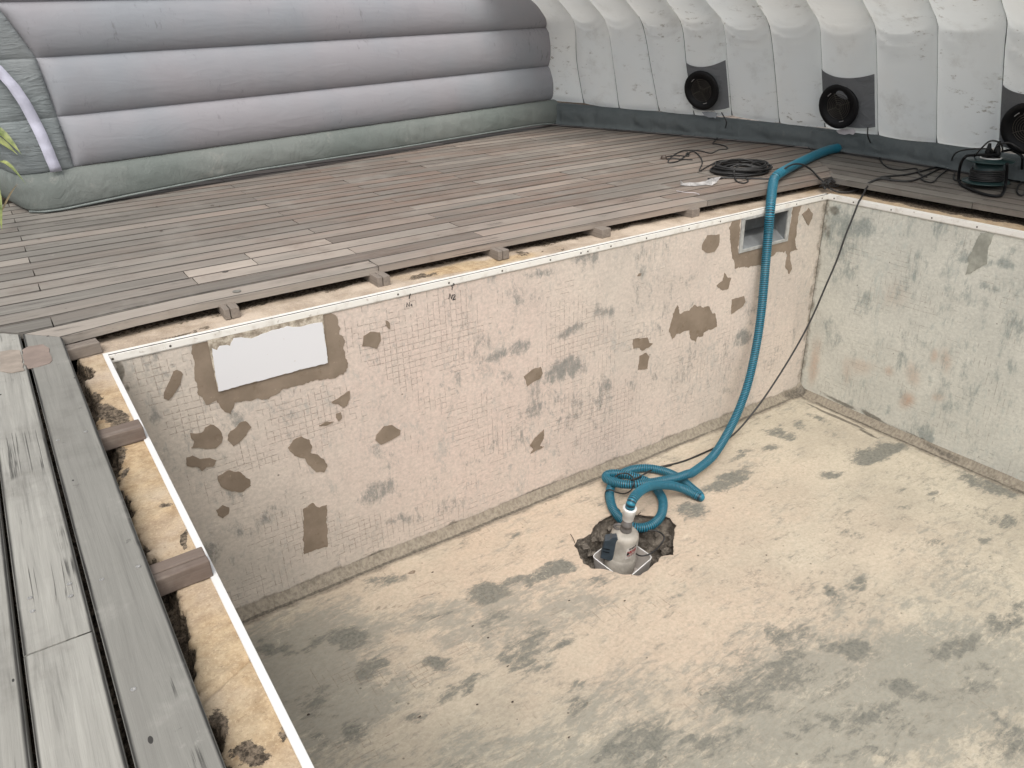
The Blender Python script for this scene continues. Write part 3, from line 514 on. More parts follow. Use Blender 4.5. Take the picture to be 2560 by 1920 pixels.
PATCHES = [
 ([[0.2266,-0.1198],[0.2409,-0.1323],[0.245,-0.1427],[0.226,-0.1842],[0.1889,-0.2278],[0.1712,-0.2385],[0.1554,-0.2249],[0.1621,-0.2016],[0.1942,-0.157],[0.2135,-0.1232]], .002),
 ([[0.2218,-0.4052],[0.2346,-0.4125],[0.2664,-0.4177],[0.2855,-0.4046],[0.3036,-0.3966],[0.3283,-0.407],[0.3424,-0.4469],[0.3341,-0.4916],[0.3066,-0.5044],[0.2128,-0.4734],[0.2301,-0.4521],[0.2172,-0.4283]], .006),
 ([[0.3654,-0.4624],[0.3888,-0.4465],[0.4281,-0.4198],[0.4521,-0.4212],[0.4637,-0.4552],[0.4372,-0.4865],[0.3904,-0.5148],[0.3753,-0.5217],[0.3645,-0.486]], .006),
 ([[0.1857,-0.511],[0.2124,-0.5087],[0.2373,-0.5334],[0.2757,-0.5431],[0.2964,-0.5625],[0.2812,-0.5854],[0.252,-0.5788],[0.2327,-0.5919],[0.2207,-0.5674],[0.1814,-0.5491]], .004),
 ([[0.6052,-0.6095],[0.632,-0.5809],[0.6712,-0.5714],[0.7049,-0.6014],[0.7118,-0.6336],[0.6991,-0.6678],[0.7313,-0.6878],[0.7541,-0.722],[0.7684,-0.7625],[0.7486,-0.7908],[0.7114,-0.7726],[0.6797,-0.7215],[0.6693,-0.6874],[0.6282,-0.6557]], .004),
 ([[0.2923,-0.6451],[0.3307,-0.6288],[0.3864,-0.6517],[0.4179,-0.7041],[0.4178,-0.7404],[0.3785,-0.7544],[0.3311,-0.736],[0.2896,-0.6912]], .006),
 ([[0.2531,-0.8017],[0.2814,-0.7889],[0.3078,-0.8093],[0.3001,-0.8405],[0.2696,-0.8526],[0.254,-0.829]], .004),
 ([[0.673,-0.9309],[0.7022,-0.9663],[0.7389,-0.9679],[0.7097,-1.1994],[0.5914,-1.1933],[0.6254,-0.9482]], .007),
 ([[0.8305,-0.4492],[0.8755,-0.4338],[0.9209,-0.4183],[0.9198,-0.4596],[0.9003,-0.4872],[0.8835,-0.4946],[0.8595,-0.4663]], .004),
 ([[0.8456,-0.5122],[0.8694,-0.5113],[0.868,-0.5405],[0.8522,-0.5524],[0.8429,-0.5325]], .003),
 ([[0.7588,-0.5475],[0.7913,-0.537],[0.8291,-0.5475],[0.7968,-0.554]], .003),
 ([[1.0209,-0.173],[1.0566,-0.1605],[1.1014,-0.1738],[1.0992,-0.2156],[1.0736,-0.2494],[1.0375,-0.2269],[1.0078,-0.2192]], .003),
 ([[1.1339,-0.1244],[1.1518,-0.1401],[1.1509,-0.1706],[1.1384,-0.156]], .003),
 ([[1.8788,-0.618],[1.9376,-0.5888],[1.9883,-0.5891],[2.001,-0.634],[1.977,-0.6597],[1.9362,-0.662],[1.9004,-0.6794],[1.891,-0.649]], .004),
 ([[1.0182,-0.7105],[1.0293,-0.6841],[1.0698,-0.6504],[1.1103,-0.6576],[1.1521,-0.699],[1.1455,-0.723],[1.1023,-0.7347],[1.0434,-0.7425]], .002),
 ([[1.91,-1.0482],[1.9402,-1.0087],[2.0043,-0.9754],[2.0037,-1.0301],[1.9764,-1.0711],[2.0063,-1.0865],[1.9121,-1.0992],[1.9337,-1.0765]], .005),
 ([[2.6332,-0.5935],[2.6895,-0.6028],[2.7442,-0.6116],[2.7588,-0.6498],[2.7902,-0.6627],[2.7484,-0.6768],[2.7123,-0.6824],[2.6809,-0.6594],[2.6388,-0.6534]], .005),
 ([[2.6899,-0.7113],[2.7381,-0.7071],[2.7669,-0.7367],[2.7602,-0.7652],[2.7572,-0.8152],[2.6803,-0.7991],[2.6903,-0.7614]], .004),
 ([[2.6443,-0.2203],[2.655,-0.2081],[2.6745,-0.2084],[2.6674,-0.2232]], .001),
 ([[3.131,-0.132],[3.1689,-0.0801],[3.2707,-0.0922],[3.2743,-0.1576],[3.2408,-0.1896],[3.1811,-0.1874],[3.1369,-0.1599]], .003),
 ([[3.285,-0.4044],[3.3336,-0.386],[3.3427,-0.3368],[3.3704,-0.3707],[3.4034,-0.3831],[3.3886,-0.4492],[3.3421,-0.4532],[3.2998,-0.4247]], .005),
 ([[3.4309,-0.5284],[3.5441,-0.5294],[3.5624,-0.5753],[3.5381,-0.5999],[3.4396,-0.6279]], .003),
 ([[2.9151,-0.6067],[2.9359,-0.5092],[2.9677,-0.4602],[2.9951,-0.5229],[3.0681,-0.5168],[3.1102,-0.4921],[3.1892,-0.5271],[3.2356,-0.5318],[3.265,-0.5852],[3.2963,-0.5865],[3.3187,-0.6811],[3.2691,-0.687],[3.2079,-0.696],[3.2026,-0.7186],[3.1558,-0.7129],[3.1443,-0.7495],[3.0933,-0.6973],[3.0808,-0.6471],[2.9842,-0.6467],[2.9422,-0.6711]], .008),
 ([[4.0058,-0.0903],[4.0602,-0.0587],[4.1133,-0.1013],[4.1119,-0.1359],[4.0841,-0.1722],[4.0389,-0.1243]], .005),
 ([[3.4238,-0.0154],[3.3619,-0.0195],[3.3541,-0.074],[3.3815,-0.221],[3.4353,-0.3289],[3.6403,-0.355],[3.736,-0.3326],[3.7971,-0.2973],[3.8931,-0.3091],[3.9078,-0.3413],[3.9037,-0.4121],[3.9587,-0.4713],[3.9789,-0.4389],[3.9355,-0.3228],[4.0081,-0.3182],[3.9759,-0.2887],[3.9729,-0.247],[3.9712,-0.1768],[3.9725,-0.0965],[3.9866,-0.0215],[3.9115,-0.0215],[3.8938,-0.2309],[3.4408,-0.2341],[3.4381,-0.0188]], .009),
 ([[0.3053,-0.0222],[0.2916,-0.1234],[0.2855,-0.1868],[0.2898,-0.2469],[0.3086,-0.3012],[0.35,-0.2912],[0.3615,-0.3366],[0.3951,-0.3741],[0.4139,-0.3451],[0.4179,-0.3232],[0.4718,-0.3281],[0.5596,-0.3468],[0.6277,-0.3239],[0.7305,-0.3223],[0.7825,-0.3252],[0.8649,-0.3367],[0.9081,-0.3327],[0.9302,-0.2824],[0.9202,-0.2082],[0.9288,-0.1712],[0.9087,-0.1198],[0.9162,-0.091],[0.9038,-0.0426],[0.8838,-0.0245],[0.847,-0.0235],[0.3613,-0.0259]], .008),
]
for k, (pl, am) in enumerate(PATCHES):
    v_, f_ = slab2d(rough_poly(pl, .009, am, k * 11), onwall, -.002, .0035 if k < 24 else .0028)
    keep(fixn(mk('mortar_patch', v_, f_, M_patch)), wl)
# white cover plate over the second opening
v_, f_ = slab2d([[0.3624,-0.0269],[0.8468,-0.0249],[0.8378,-0.2534],[0.3623,-0.2535]], onwall, .0, .008)
cp = keep(fixn(mk('cover_plate', v_, f_, M_platebg)), wl)
v_, f_ = slab2d(rough_poly([[0.3738,-0.0609],[0.3906,-0.0746],[0.4031,-0.0599],[0.4254,-0.062],[0.4435,-0.0703],[0.4623,-0.0392],[0.4946,-0.0436],[0.5318,-0.0601],[0.588,-0.0487],[0.6439,-0.0441],[0.686,-0.0432],[0.7333,-0.0583],[0.7841,-0.0556],[0.8381,-0.061],[0.8387,-0.1103],[0.8388,-0.1639],[0.8373,-0.2516],[0.3632,-0.2522],[0.3643,-0.1799]], .008, .003, 90), onwall, .0075, .0105)
wf = fixn(mk('white_face', v_, f_, M_plate)); wf['label'] = 'white clean face of the cover plate'
wf.parent = cp; 
# skimmer
skf = [[3.4391,-0.0183],[3.9037,-0.0188],[3.9165,-0.2332],[3.4391,-0.2408]]; ski = [[3.4655,-0.0419],[3.8784,-0.0454],[3.8807,-0.2076],[3.466,-0.2055]]
skf = [(3.448, -.028), (3.890, -.028), (3.890, -.240), (3.448, -.240)]; ski = [(SKX0, SKZ1), (SKX1, SKZ1), (SKX1, SKZ0), (SKX0, SKZ0)]
g = G()
for a, b in ((0, 1), (1, 2), (2, 3), (3, 0)):
    q = [skf[a], skf[b], ski[b], ski[a]]
    g.add(*slab2d(q, onwall, -.004, .009))
sk = keep(bevel(fixn(g.obj('skimmer', M_grey)), .002), wl)
g = G()
def quad(a, b, c, d): g.add([a, b, c, d], [(0, 1, 2, 3)])
x0, x1, z0, z1 = SKX0, SKX1, SKZ0, SKZ1
xm = x0 + .135; yb = .16; yd = .34
quad((x0, .002, z0), (x1, .002, z0), (x1, .07, z0 + .045), (x0, .07, z0 + .045))             # sloping sill
quad((x0, .07, z0 + .045), (x1, .07, z0 + .045), (x1, yb, z0 + .05), (x0, yb, z0 + .05))     # floor
quad((x0, yb, z0 + .05), (xm, yb, z0 + .05), (xm, yd, z0 + .05), (x0, yd, z0 + .05))
quad((xm, yb, z0), (x1, yb, z0), (x1, yb, z1), (xm, yb, z1))                                  # back
quad((xm, yb, z0), (xm, yb, z1), (xm, yd, z1), (xm, yd, z0))
quad((x1, 0, z0), (x1, yb, z0), (x1, yb, z1), (x1, 0, z1)); quad((x0, 0, z0), (x0, 0, z1), (x0, yd, z1), (x0, yd, z0))
quad((x0, .002, z1), (x0, yd, z1), (x1, yd, z1), (x1, .002, z1)); quad((x0, yd, z0), (x0, yd, z1), (xm, yd, z1), (xm, yd, z0))
hs_ = g.obj('skimmer_throat', M_greyin); hs_.parent = sk
# rail along the long wall: flange, groove, screwed face
g = G()
g.add(boxv(-.012, LX + .004, .0052, .027, -.004, .0035), BOXF); g.add(boxv(-.012, LX + .002, -.007, -.0008, -.026, .002), BOXF); g.add(boxv(-.012, LX, -.0045, -.0015, -.030, -.0255), BOXF)
rl = keep(bevel(g.obj('liner_rail', M_strip), .0015), wl)
gv = mk('groove_shade', boxv(-.011, LX, -.0006, .0051, -.012, .0026), BOXF, M_blackp); gv.parent = rl  # black strip filling the rail gap, standing in for its shade
SCR = [0.2231,0.0152,1.2041,1.4667,1.7627,2.0507,2.2444,2.2898,2.4444,2.694,3.012,3.2618,3.9307,4.1762]
for x in SCR:
    v_, f_ = lathe([(.0045, 0), (.0048, .001), (.003, .0018)], 12, (x, -.0072, -.014), (0, -1, 0)); s_ = mk('screw', v_, f_, M_steel); s_.parent = rl
g = G()
for st in [[[1.2645,-0.0233],[1.2594,-0.0483]], [[1.244,-0.0853],[1.2468,-0.0651],[1.2571,-0.085],[1.2605,-0.066]], [[1.2643,-0.0822],[1.2706,-0.077],[1.2707,-0.088]],
           [[1.484,-0.0536],[1.4874,-0.0388],[1.4805,-0.0329],[1.4833,-0.0279],[1.491,-0.0217],[1.4945,-0.0246],[1.4922,-0.0331],[1.4853,-0.0339]], [[1.464,-0.0942],[1.4719,-0.069],[1.4785,-0.0974],[1.4848,-0.0774]], [[1.487,-0.0801],[1.4969,-0.08],[1.4989,-0.086],[1.4856,-0.1012],[1.4841,-0.1043],[1.5003,-0.1022]]]:
    V, F = tubegeo([(u, -.001 if v < -.026 else -.0085, v) for u, v in st], .0021, 6); g.add(V, F)
mk_ = keep(g.obj('handwritten_mark', M_ink), wl); mk_['label'] = 'handwritten black marks reading N1 and N2'

# right wall
wr = root('pool_wall', (LX, -2, -DP), 'pale green-grey streaked pool wall on the right side', 'wall')
ysr = np.unique(np.round(np.r_[np.arange(0, 3.4, .0135), np.arange(3.4, -YE, .1), -YE], 5))
P_, F_, U_, V_ = sheet(ysr, zs_w, lambda U, V: np.stack([LX + (fbm(U * 1.7, V * 1.7, 19, 3) - .5) * .006 * np.clip(-V / .1, 0, 1), -U, V], -1))
GR_ = [[0.0755,-0.1824,0.0651,0.0029,-0.0039,-0.153,0.8],[0.2069,-0.1792,0.1695,0.0345,0.0123,-0.0669,0.85],[0.1555,-0.3308,0.1134,0.0258,0.0227,-0.1268,0.65],[0.7577,-0.0565,0.0606,0.0122,0.0153,-0.0701,0.7],[0.9945,-0.1909,0.1772,0.0257,0.0064,-0.0449,0.7],[1.1352,-0.1675,0.0795,0.0191,0.0068,-0.0286,0.9],[1.0571,-0.3313,0.1282,0.0345,0.0058,-0.0248,0.5],[0.3734,-0.5875,0.108,0.0305,0.0197,-0.1041,0.5],[1.2612,-0.4928,0.0868,0.0273,0.0215,-0.0886,0.65],[0.6874,-0.7926,0.05,0.0168,0.0139,-0.068,0.5],[0.6881,-0.9143,0.045,0.0162,0.0094,-0.0461,0.7],[1.3013,-0.7377,0.053,0.0195,0.0098,-0.0405,0.5],[0.9945,-0.4124,0.0245,0.0046,0.0176,-0.1251,0.6],[0.9572,-0.8176,0.0406,0.0146,0.0216,-0.0982,0.35],[0.9396,-1.3155,0.0972,0.0054,-0.0067,-0.0639,0.8],[0.1953,-0.4776,0.1257,0.032,0.0126,-0.07,0.5],[1.2277,-0.3159,0.0522,0.0144,0.014,-0.0576,0.5],[1.0917,-0.6565,0.0579,0.0137,0.0313,-0.2152,0.3],[0.1869,-0.8956,0.0666,0.0161,0.012,-0.1538,0.4]]
PR_ = [[0.7811,-1.1604,0.0467,0.0193,0.0087,-0.0424,1.1],[0.7853,-0.9771,0.0284,0.0233,0.036,-0.0558,0.7],[0.6332,-1.0093,0.0278,0.0104,0.0047,-0.0235,0.7],[0.9623,-0.8157,0.0264,0.0095,0.0144,-0.0653,0.7],[0.8892,-0.8124,0.025,0.0088,0.0071,-0.0329,0.8],[0.0846,-1.1451,0.0339,0.0077,0.0021,-0.1508,0.9],[0.4357,-1.057,0.0876,0.0167,0.0003,-0.0385,0.6],[0.9539,-1.0584,0.0271,0.011,0.0049,-0.0225,0.8],[0.345,-1.117,0.0257,0.0096,0.0136,-0.075,0.5],[0.5719,-0.5199,0.0675,0.0189,0.0134,-0.0665,0.3]]
DR_ = [[0.0597,-0.0923,0.0511,-0.0063,-0.0078,-0.0342,0.9],[0.0462,-0.2475,0.0239,0.0028,0.0073,-0.1422,0.7],[0.3369,-1.3437,0.1741,-0.0168,-0.005,-0.0167,1.0],[0.5853,-1.3546,0.1384,-0.0193,-0.0064,-0.0215,1.0],[0.9654,-1.381,0.2445,-0.035,-0.0045,-0.0179,0.9],[1.3232,-1.3839,0.2034,-0.0213,-0.0026,-0.0145,0.9],[1.2329,-0.9103,0.0112,0.0045,0.0025,-0.0105,0.9],[1.095,-1.1643,0.008,0.0035,0.0015,-0.0067,1.0],[0.3072,-0.5247,0.0149,0.004,0.0006,-0.0035,1.0]]
GRR = [[0.4382,-0.4625,0.2273,0.0598,0.0351,-0.1807,0.5],[0.5972,-0.3527,0.1302,0.0326,0.0199,-0.097,0.7],[0.6892,-1.1019,0.2209,0.0872,0.0288,-0.1428,0.5],[0.9592,-1.2429,0.0836,0.0371,0.01,-0.0463,0.6],[0.3605,-0.7262,0.2154,0.0658,0.031,-0.1661,0.45],[1.3262,-0.964,0.106,0.0444,0.0302,-0.1261,0.4]]
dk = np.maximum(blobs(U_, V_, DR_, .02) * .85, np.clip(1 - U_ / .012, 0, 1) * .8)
br = np.clip(1.3 - (V_ + DP + (fbm(U_ * 6, V_ * 6, 61) - .5) * .03) / .05, 0, 1) * .55 + np.clip(1.2 - (U_ + (fbm(U_ * 6, V_ * 6, 71) - .5) * .06) / .04, 0, 1) * .5
keep(mk('wall_face', P_, F_, M_wallr, None, True, {'gray': np.maximum(blobs(U_, V_, GR_, .05), (fbm(U_ * 2, V_ * 1.4, 44, 4) - .38) * .9), 'pink': blobs(U_, V_, PR_, .03), 'dark': dk, 'grid': np.maximum(blobs(U_, V_, GRR), .28), 'brown': br}, {'wc': np.stack([U_, V_, 0 * U_], 1)}), wr)
def onright(u, v, t): return (LX - t, -u, v)
v_, f_ = slab2d(rough_poly([[0.9817,-0.0412],[1.0566,-0.0376],[1.0374,-0.0996],[1.0546,-0.2022],[0.9986,-0.2522],[0.9562,-0.2892],[0.9537,-0.1799],[0.9743,-0.1034]], .01, .008, 5), onright, -.002, .0025)
keep(fixn(mk('mortar_patch', v_, f_, M_patchg)), wr)
g = G(); g.add(boxv(LX - .034, LX - .002, YE, -.0, -.004, .0035), BOXF)
g = G(); g.add(boxv(LX + .0052, LX + .027, YE, .0015, -.004, .0038), BOXF); g.add(boxv(LX - .007, LX - .0008, YE, -.008, -.026, .0022), BOXF); g.add(boxv(LX - .0045, LX - .0015, YE, -.005, -.030, -.0255), BOXF)
rr = keep(bevel(g.obj('liner_rail', M_strip), .0015), wr)
gv = mk('groove_shade', boxv(LX - .0006, LX + .0051, YE, -.001, -.012, -.0004), BOXF, M_blackp); gv.parent = rr  # black strip in place of the shade in this rail's gap
for y in [-0.0555,-0.1946,-0.4493,-0.7029,-0.9609] + [-1.35, -1.7, -2.1]:
    v_, f_ = lathe([(.0045, 0), (.0048, .001), (.003, .0018)], 12, (LX - .0072, y, -.014), (-1, 0, 0)); s_ = mk('screw', v_, f_, M_steel); s_.parent = rr
# left and near walls
wf_ = root('pool_wall', (0, -2, -DP), 'pool wall below the sandy rim at left, topped by a plain white strip', 'wall')
def bare(name, f, n1, par, mat):
    P_, F_, U_, V_ = sheet(n1, np.array([-DP - .02, -DP / 2, -.0]), f)
    z = 0 * U_; keep(mk(name, P_, F_, mat, None, False, {'gray': z + .3, 'pink': z, 'dark': z, 'grid': z + .4, 'brown': z}, {'wc': np.stack([U_, V_, z], 1)}), par)
bare('wall_face', lambda U, V: np.stack([0 * U, U, V], -1), np.linspace(YE, 0, 14), wf_, M_wall)
g = G(); g.add(boxv(-.0125, .0045, YE, .0, -.004, .0055), BOXF); g.add(boxv(-.003, .004, YE, -.009, -.03, -.0045), BOXF)
keep(bevel(g.obj('liner_rail', M_white), .0015), wf_)
wn = root('pool_wall', (LX / 2, YE, -DP), 'far end pool wall behind the camera', 'wall')
bare('wall_face', lambda U, V: np.stack([U, YE + 0 * U, V], -1), np.linspace(0, LX, 10), wn, M_wall)

# ---- rim ledges
def ledge(name, xs, ys, f, label):
    P_, F_, U_, V_ = sheet(xs, ys, f); return P_, F_, U_, V_
xs = np.arange(-.45, LX + .6, .012); ys = np.r_[.025, np.arange(.034, .42, .01)]
P_, F_, U_, V_ = sheet(xs, ys, lambda U, V: np.stack([U, V, .004 + (fbm(U * 9, V * 9, 3, 5) - .5) * .012 * np.clip((V - .025) / .05, 0, 1) - .002], -1))
soil = np.maximum(sstep(.15, .26, V_ + (fbm(U_ * 6, V_ * 6, 8) - .5) * .16) * .9, ((fbm(U_ * 5, V_ * 9, 21) - .58) * 3.2))
sand = sstep(.5, .8, fbm(U_ * 2, V_ * 3, 29) + blobs(U_, V_, [[1.75, .1, .35, 0, 0, .06, .4], [4.4, .1, .3, 0, 0, .1, .3]]) - .12)
tagit(mk('pool_rim', P_, F_, M_ledge, None, True, {'soil': soil, 'sand': sand}), 'dusty screed ledge along the long wall', kind='structure')
ys = np.arange(YE, .034, .012 if True else 1); ys = np.unique(np.round(np.r_[np.arange(YE, -3.2, .15), np.arange(-3.2, .034, .006), .034], 5)); xs = np.arange(-.42, -.0124, .006); xs = np.r_[xs, -.0124]
def crumb(U, V): return (-.104 - .018 * np.sin(V * 9) + (fbm(U * 3 + 2, V * 9, 8, 4) - .5) * .13 + (fbm(U * 40, V * 40, 18, 5) - .5) * .035) - U
def lh(U, V):
    e = sstep(-.002, .016, crumb(U, V))      # crumbled away on the deck side
    h = .001 + (fbm(U * 60, V * 60, 4, 4) - .5) * .005 * np.clip((-.0125 - U) / .03, 0, 1) - e * .05 - e * (fbm(U * 50, V * 50, 14, 4)) * .035
    joint = np.exp(-((V + 1.86 + (U + .05) * -.5) / .006) ** 2) * .010
    return np.stack([U, V, h - joint], -1)
P_, F_, U_, V_ = sheet(xs, ys, lh)
e = sstep(-.012, .012, crumb(U_, V_))
soil = np.maximum(e * .9, blobs(U_, V_, [[-0.0744,-0.5249,0.0353,-0.0908,-0.0178,-0.0503,1.3],[-0.0959,-0.3909,0.0222,-0.0475,-0.0133,-0.0468,1.0],[-0.0939,-0.8092,0.0224,-0.0285,-0.0138,-0.0583,1.2],[-0.0839,-0.9411,0.0164,0.0163,0.002,-0.0147,0.9],[-0.0358,-1.1683,0.0179,-0.0018,-0.0011,-0.0138,0.7],[-0.021,-1.3638,0.008,-0.0026,-0.0059,-0.0434,1.1],[-0.0807,-2.068,0.0253,-0.0105,-0.0037,-0.0236,1.0],[-0.1103,-1.9775,0.0175,-0.007,-0.0057,-0.0427,1.1],[-0.0234,-2.0522,0.0082,-0.0057,-0.0051,-0.0153,0.7]], .03))
tagit(mk('pool_rim', P_, F_, M_ledge, None, True, {'soil': soil, 'sand': np.clip(.55 + (fbm(U_ * 5, V_ * 5, 88) - .4) * 2.2, 0, 1)}), 'crumbling orange sandy ledge at the left between deck and white strip', kind='structure')
xs = np.r_[LX + .025, np.arange(LX + .034, LX + .5, .014)]; ys = np.unique(np.round(np.r_[np.arange(YE, -3, .2), np.arange(-3, .034, .014), .034], 5))
P_, F_, U_, V_ = sheet(xs, ys, lambda U, V: np.stack([U, V, .0 + (fbm(U * 12, V * 12, 6, 5) - .5) * .014 * np.clip((U - LX - .034) / .05, 0, 1)], -1))
tagit(mk('pool_rim', P_, F_, M_ledge, None, True, {'soil': sstep(LX + .09, LX + .15, U_ + (fbm(U_ * 6, V_ * 6, 8) - .5) * .12) * .9, 'sand': 0 * U_ + .75}), 'brown ledge along the right wall under the deck edge', kind='structure')

# ---- ground, one sheet to the horizon with the pool cut out
gx = [-60, -2.5, -.42, LX + .5, 8, 60]; gy = [-60, YE - .4, .42, 4.0, 60]
gx = [-60, -3, -.40, LX + .48, 8, 60]; gy = [-60, YE - .02, .40, 5, 60]
vv = [(x, y, -.06) for x in gx for y in gy]; ff = []
for i in range(5):
    for j in range(4):
        if i == 2 and j == 1: continue
        a = i * 5 + j; ff.append((a, a + 5, a + 6, a + 1))
tagit(mk('ground', vv, ff, M_soil), 'dark brown garden soil with leaf litter', kind='structure')

# ================================================================== DECK
def bow(x, y): return float(np.interp(x, [-.35, -.12, .25, 1.7, 3, 4.6, 6], [-.07, -.062, 0, .006, -.02, -.07, -.07])) * math.exp(-(y - .165) / .5)
def plankgeo(g, p0, p1, w, zt, th, ax, tint, tint2, pale=0, gap=.003, cut0=0, cut1=0, shift=None, nseg=None):
    """plank running along ax from p0 to p1 at across-position w=(a,b)"""
    a, b = w[0] + gap / 2, w[1] - gap / 2; n = nseg or max(1, int((p1 - p0) / .25)); bv = .0025
    sec = [(a, -th), (a, -bv), (a + bv, 0), (a + .013, .0003), (b - .013, .0003), (b - bv, 0), (b, -bv), (b, -th)]; vs_ = []; m = 8; gap_shade = [.15, .5, .9, 0, 0, .9, .5, .15]
    tilt = random.uniform(-1, 1) * .0012
    for i in range(n + 1):
        t = i / n
        for c, z in sec:
            lo = p0 + (cut0 * (c - w[0])); hi = p1 + (cut1 * (c - w[0])); s = lo + (hi - lo) * t
            zz = zt + z + tilt * (c - a) / (b - a) * 2
            cc = c + (shift(s, c) if shift else 0)
            vs_.append((s, cc, zz) if ax == 'x' else (cc, s, zz))
    F = []
    for i in range(n):
        for k in range(m - 1): q = (i * m + k, i * m + k + 1, (i + 1) * m + k + 1, (i + 1) * m + k); F.append(q if ax == 'y' else q[::-1])
    F.append(tuple(range(m))); F.append(tuple(n * m + k for k in range(m - 1, -1, -1)))
    g.add(vs_, F, tint=tint, tint2=tint2, pale=pale, edge=gap_shade * (n + 1))
g = G(); gs = G(); RP = .126
# mitre lines: left corner from (-.122,.098) going up-left at 45 deg, right corner from (4.456,.10) going up-right
for k in range(0, 30):
    y0 = .165 + RP * k; y1 = y0 + RP
    xl = -.122 - max(0, (y0 - .165)); cl = -1.0
    if y0 > 2.9: xl = .03 - (y0 - 2.9) * -.0; cl = 0
    xl = max(xl, -3); xr = 4.44 + (y0 - .165); 
    jo = [-.137, 1.85, 3.16] if k % 2 else ([1.18, 2.52, 3.86] if k not in (4,) else [.758, 1.18, 2.52, 3.86])
    if k == 3: jo = [.439, .758, 1.85, 3.4]
    if k == 2: jo = [.45, 1.2, 2.6, 3.9]
    if k == 0: jo = [1.2, 3.3]
    
    jo = sorted(x for x in jo if x > xl + .1 and x < xr - .1); segs = [xl] + jo + [xr]
    for i in range(len(segs) - 1):
        a, b = segs[i], segs[i + 1]; t = random.random(); pale = 0
        if k == 3 and i == 1: pale = .75; t = .2
        if k == 2 and i == 1: pale = .55
        if k in (3, 4) and abs(a - .758) < .01: pale = .5
        if k == 0 and i == 0: pale = .45; t = .1
        if k == 5 and 1.0 < a + .9 < 2.4 : pale = .35
        pale = max(pale, random.choice([0, 0, 0, .18, .32]))
        gp = .0045
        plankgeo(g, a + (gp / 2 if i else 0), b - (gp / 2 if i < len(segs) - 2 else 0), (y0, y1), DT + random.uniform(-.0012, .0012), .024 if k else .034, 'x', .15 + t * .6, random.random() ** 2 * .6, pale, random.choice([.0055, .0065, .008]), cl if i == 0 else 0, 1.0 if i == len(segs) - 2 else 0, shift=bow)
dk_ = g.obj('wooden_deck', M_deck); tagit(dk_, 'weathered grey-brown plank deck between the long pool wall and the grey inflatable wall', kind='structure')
g = G()
for k in range(0, 16):
    x1 = -.119 - .130 * k; x0 = x1 - .130
    yt = .098 + (.13 * k); segs = [YE - .5, yt + .0]
    jy = {0: [], 1: [-1.675, ], 2: [-.55, -2.6], 3: [-1.9], 4: [-.8]}.get(k, [-1.2 - .3 * (k % 3)])
    segs = [YE - .5] + sorted(jy) + [yt]
    for i in range(len(segs) - 1):
        t = [.15, .1, .3, .2][k % 4]; t2 = [1.15, .1, .35, .3][k % 4] + random.uniform(-.05, .05)
        last = i == len(segs) - 2
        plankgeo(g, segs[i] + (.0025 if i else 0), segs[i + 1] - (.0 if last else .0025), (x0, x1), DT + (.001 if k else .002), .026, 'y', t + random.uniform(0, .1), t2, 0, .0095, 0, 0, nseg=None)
        if last:
            pass
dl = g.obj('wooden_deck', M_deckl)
# cut the mitre: shear the far end vertices onto the 45 degree line
for v in dl.data.vertices:
    if v.co.y > .09: v.co.y = .098 - (v.co.x + .119) - .004
tagit(dl, 'broad grey planks of the near left deck running towards the camera', kind='structure')
pat = dl.data.attributes.get('pale')
def scr(x, y, z, par, mat=M_alu):
    v_, f_ = lathe([(.0045, -.003), (.0048, .0004), (.0025, .0008), (.0022, -.0006)], 14, (x, y, z)); s_ = mk('screw', v_, f_, mat); s_.parent = par
for x, y in [[-0.1442,-1.5187],[-0.2168,-1.5196],[-0.2758,-1.4952],[-0.2791,-1.5394],[-0.3489,-1.5453],[-0.3492,-1.4968]] + [[-0.1534,-0.7753],[-0.2253,-0.7841]] + [[-0.2165,-1.8806]]: scr(x, y, DT + .0025, dl)
for x, y in [[0.5608,0.2172],[-0.2393,0.2053],[-0.166,0.1397]] + [[2.1969,0.1796],[3.0218,0.1502]]: scr(x, y, DT + .0012, dk_, M_steel)
# old red-brown stain patches on the near boards (a thin film of paint)
for k, pl in enumerate([[[-0.2581,0.0372],[-0.2328,0.0647],[-0.1893,0.0508],[-0.1753,0.0025],[-0.1759,-0.1142],[-0.1852,-0.1589],[-0.2207,-0.1661],[-0.2573,-0.1636],[-0.2616,-0.05]], [[-0.3253,0.0723],[-0.2949,0.0678],[-0.2655,0.0457],[-0.2654,-0.1712],[-0.3083,-0.1636],[-0.3351,-0.1274]]]):
    v_, f_ = slab2d(rough_poly(pl, .01, .004, k), lambda u, v, t: (u, v, t), DT + .0015, DT + .0034)
    s_ = fixn(mk('stain_patch', v_, f_, plain('faded_red_stain', (.27, .215, .185), .85, .2, 14, .2) if not k else plain('faded_buff_stain', (.34, .29, .245), .85, .25, 14, .2))); s_.parent = dl
g = G()
for k in range(0, 14):
    x0 = 4.372 + .130 * k; x1 = x0 + .13; yt = .165 + .0 + (x0 - 4.44) 
    t = random.random(); js = [YE - .5, random.uniform(-4, -2.4), random.uniform(-1.6, -.3), .10 + .13 * k]
    for i in range(3):
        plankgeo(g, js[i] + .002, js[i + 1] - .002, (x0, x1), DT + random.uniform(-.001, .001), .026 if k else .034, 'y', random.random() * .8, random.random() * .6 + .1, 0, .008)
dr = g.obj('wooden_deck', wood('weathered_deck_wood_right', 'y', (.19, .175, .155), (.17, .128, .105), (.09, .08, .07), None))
for v in dr.data.vertices:
    if v.co.y > .05: v.co.y = .10 + (v.co.x - 4.40) - .0
tagit(dr, 'dark weathered plank deck along the right wall under the cable reel', kind='structure')

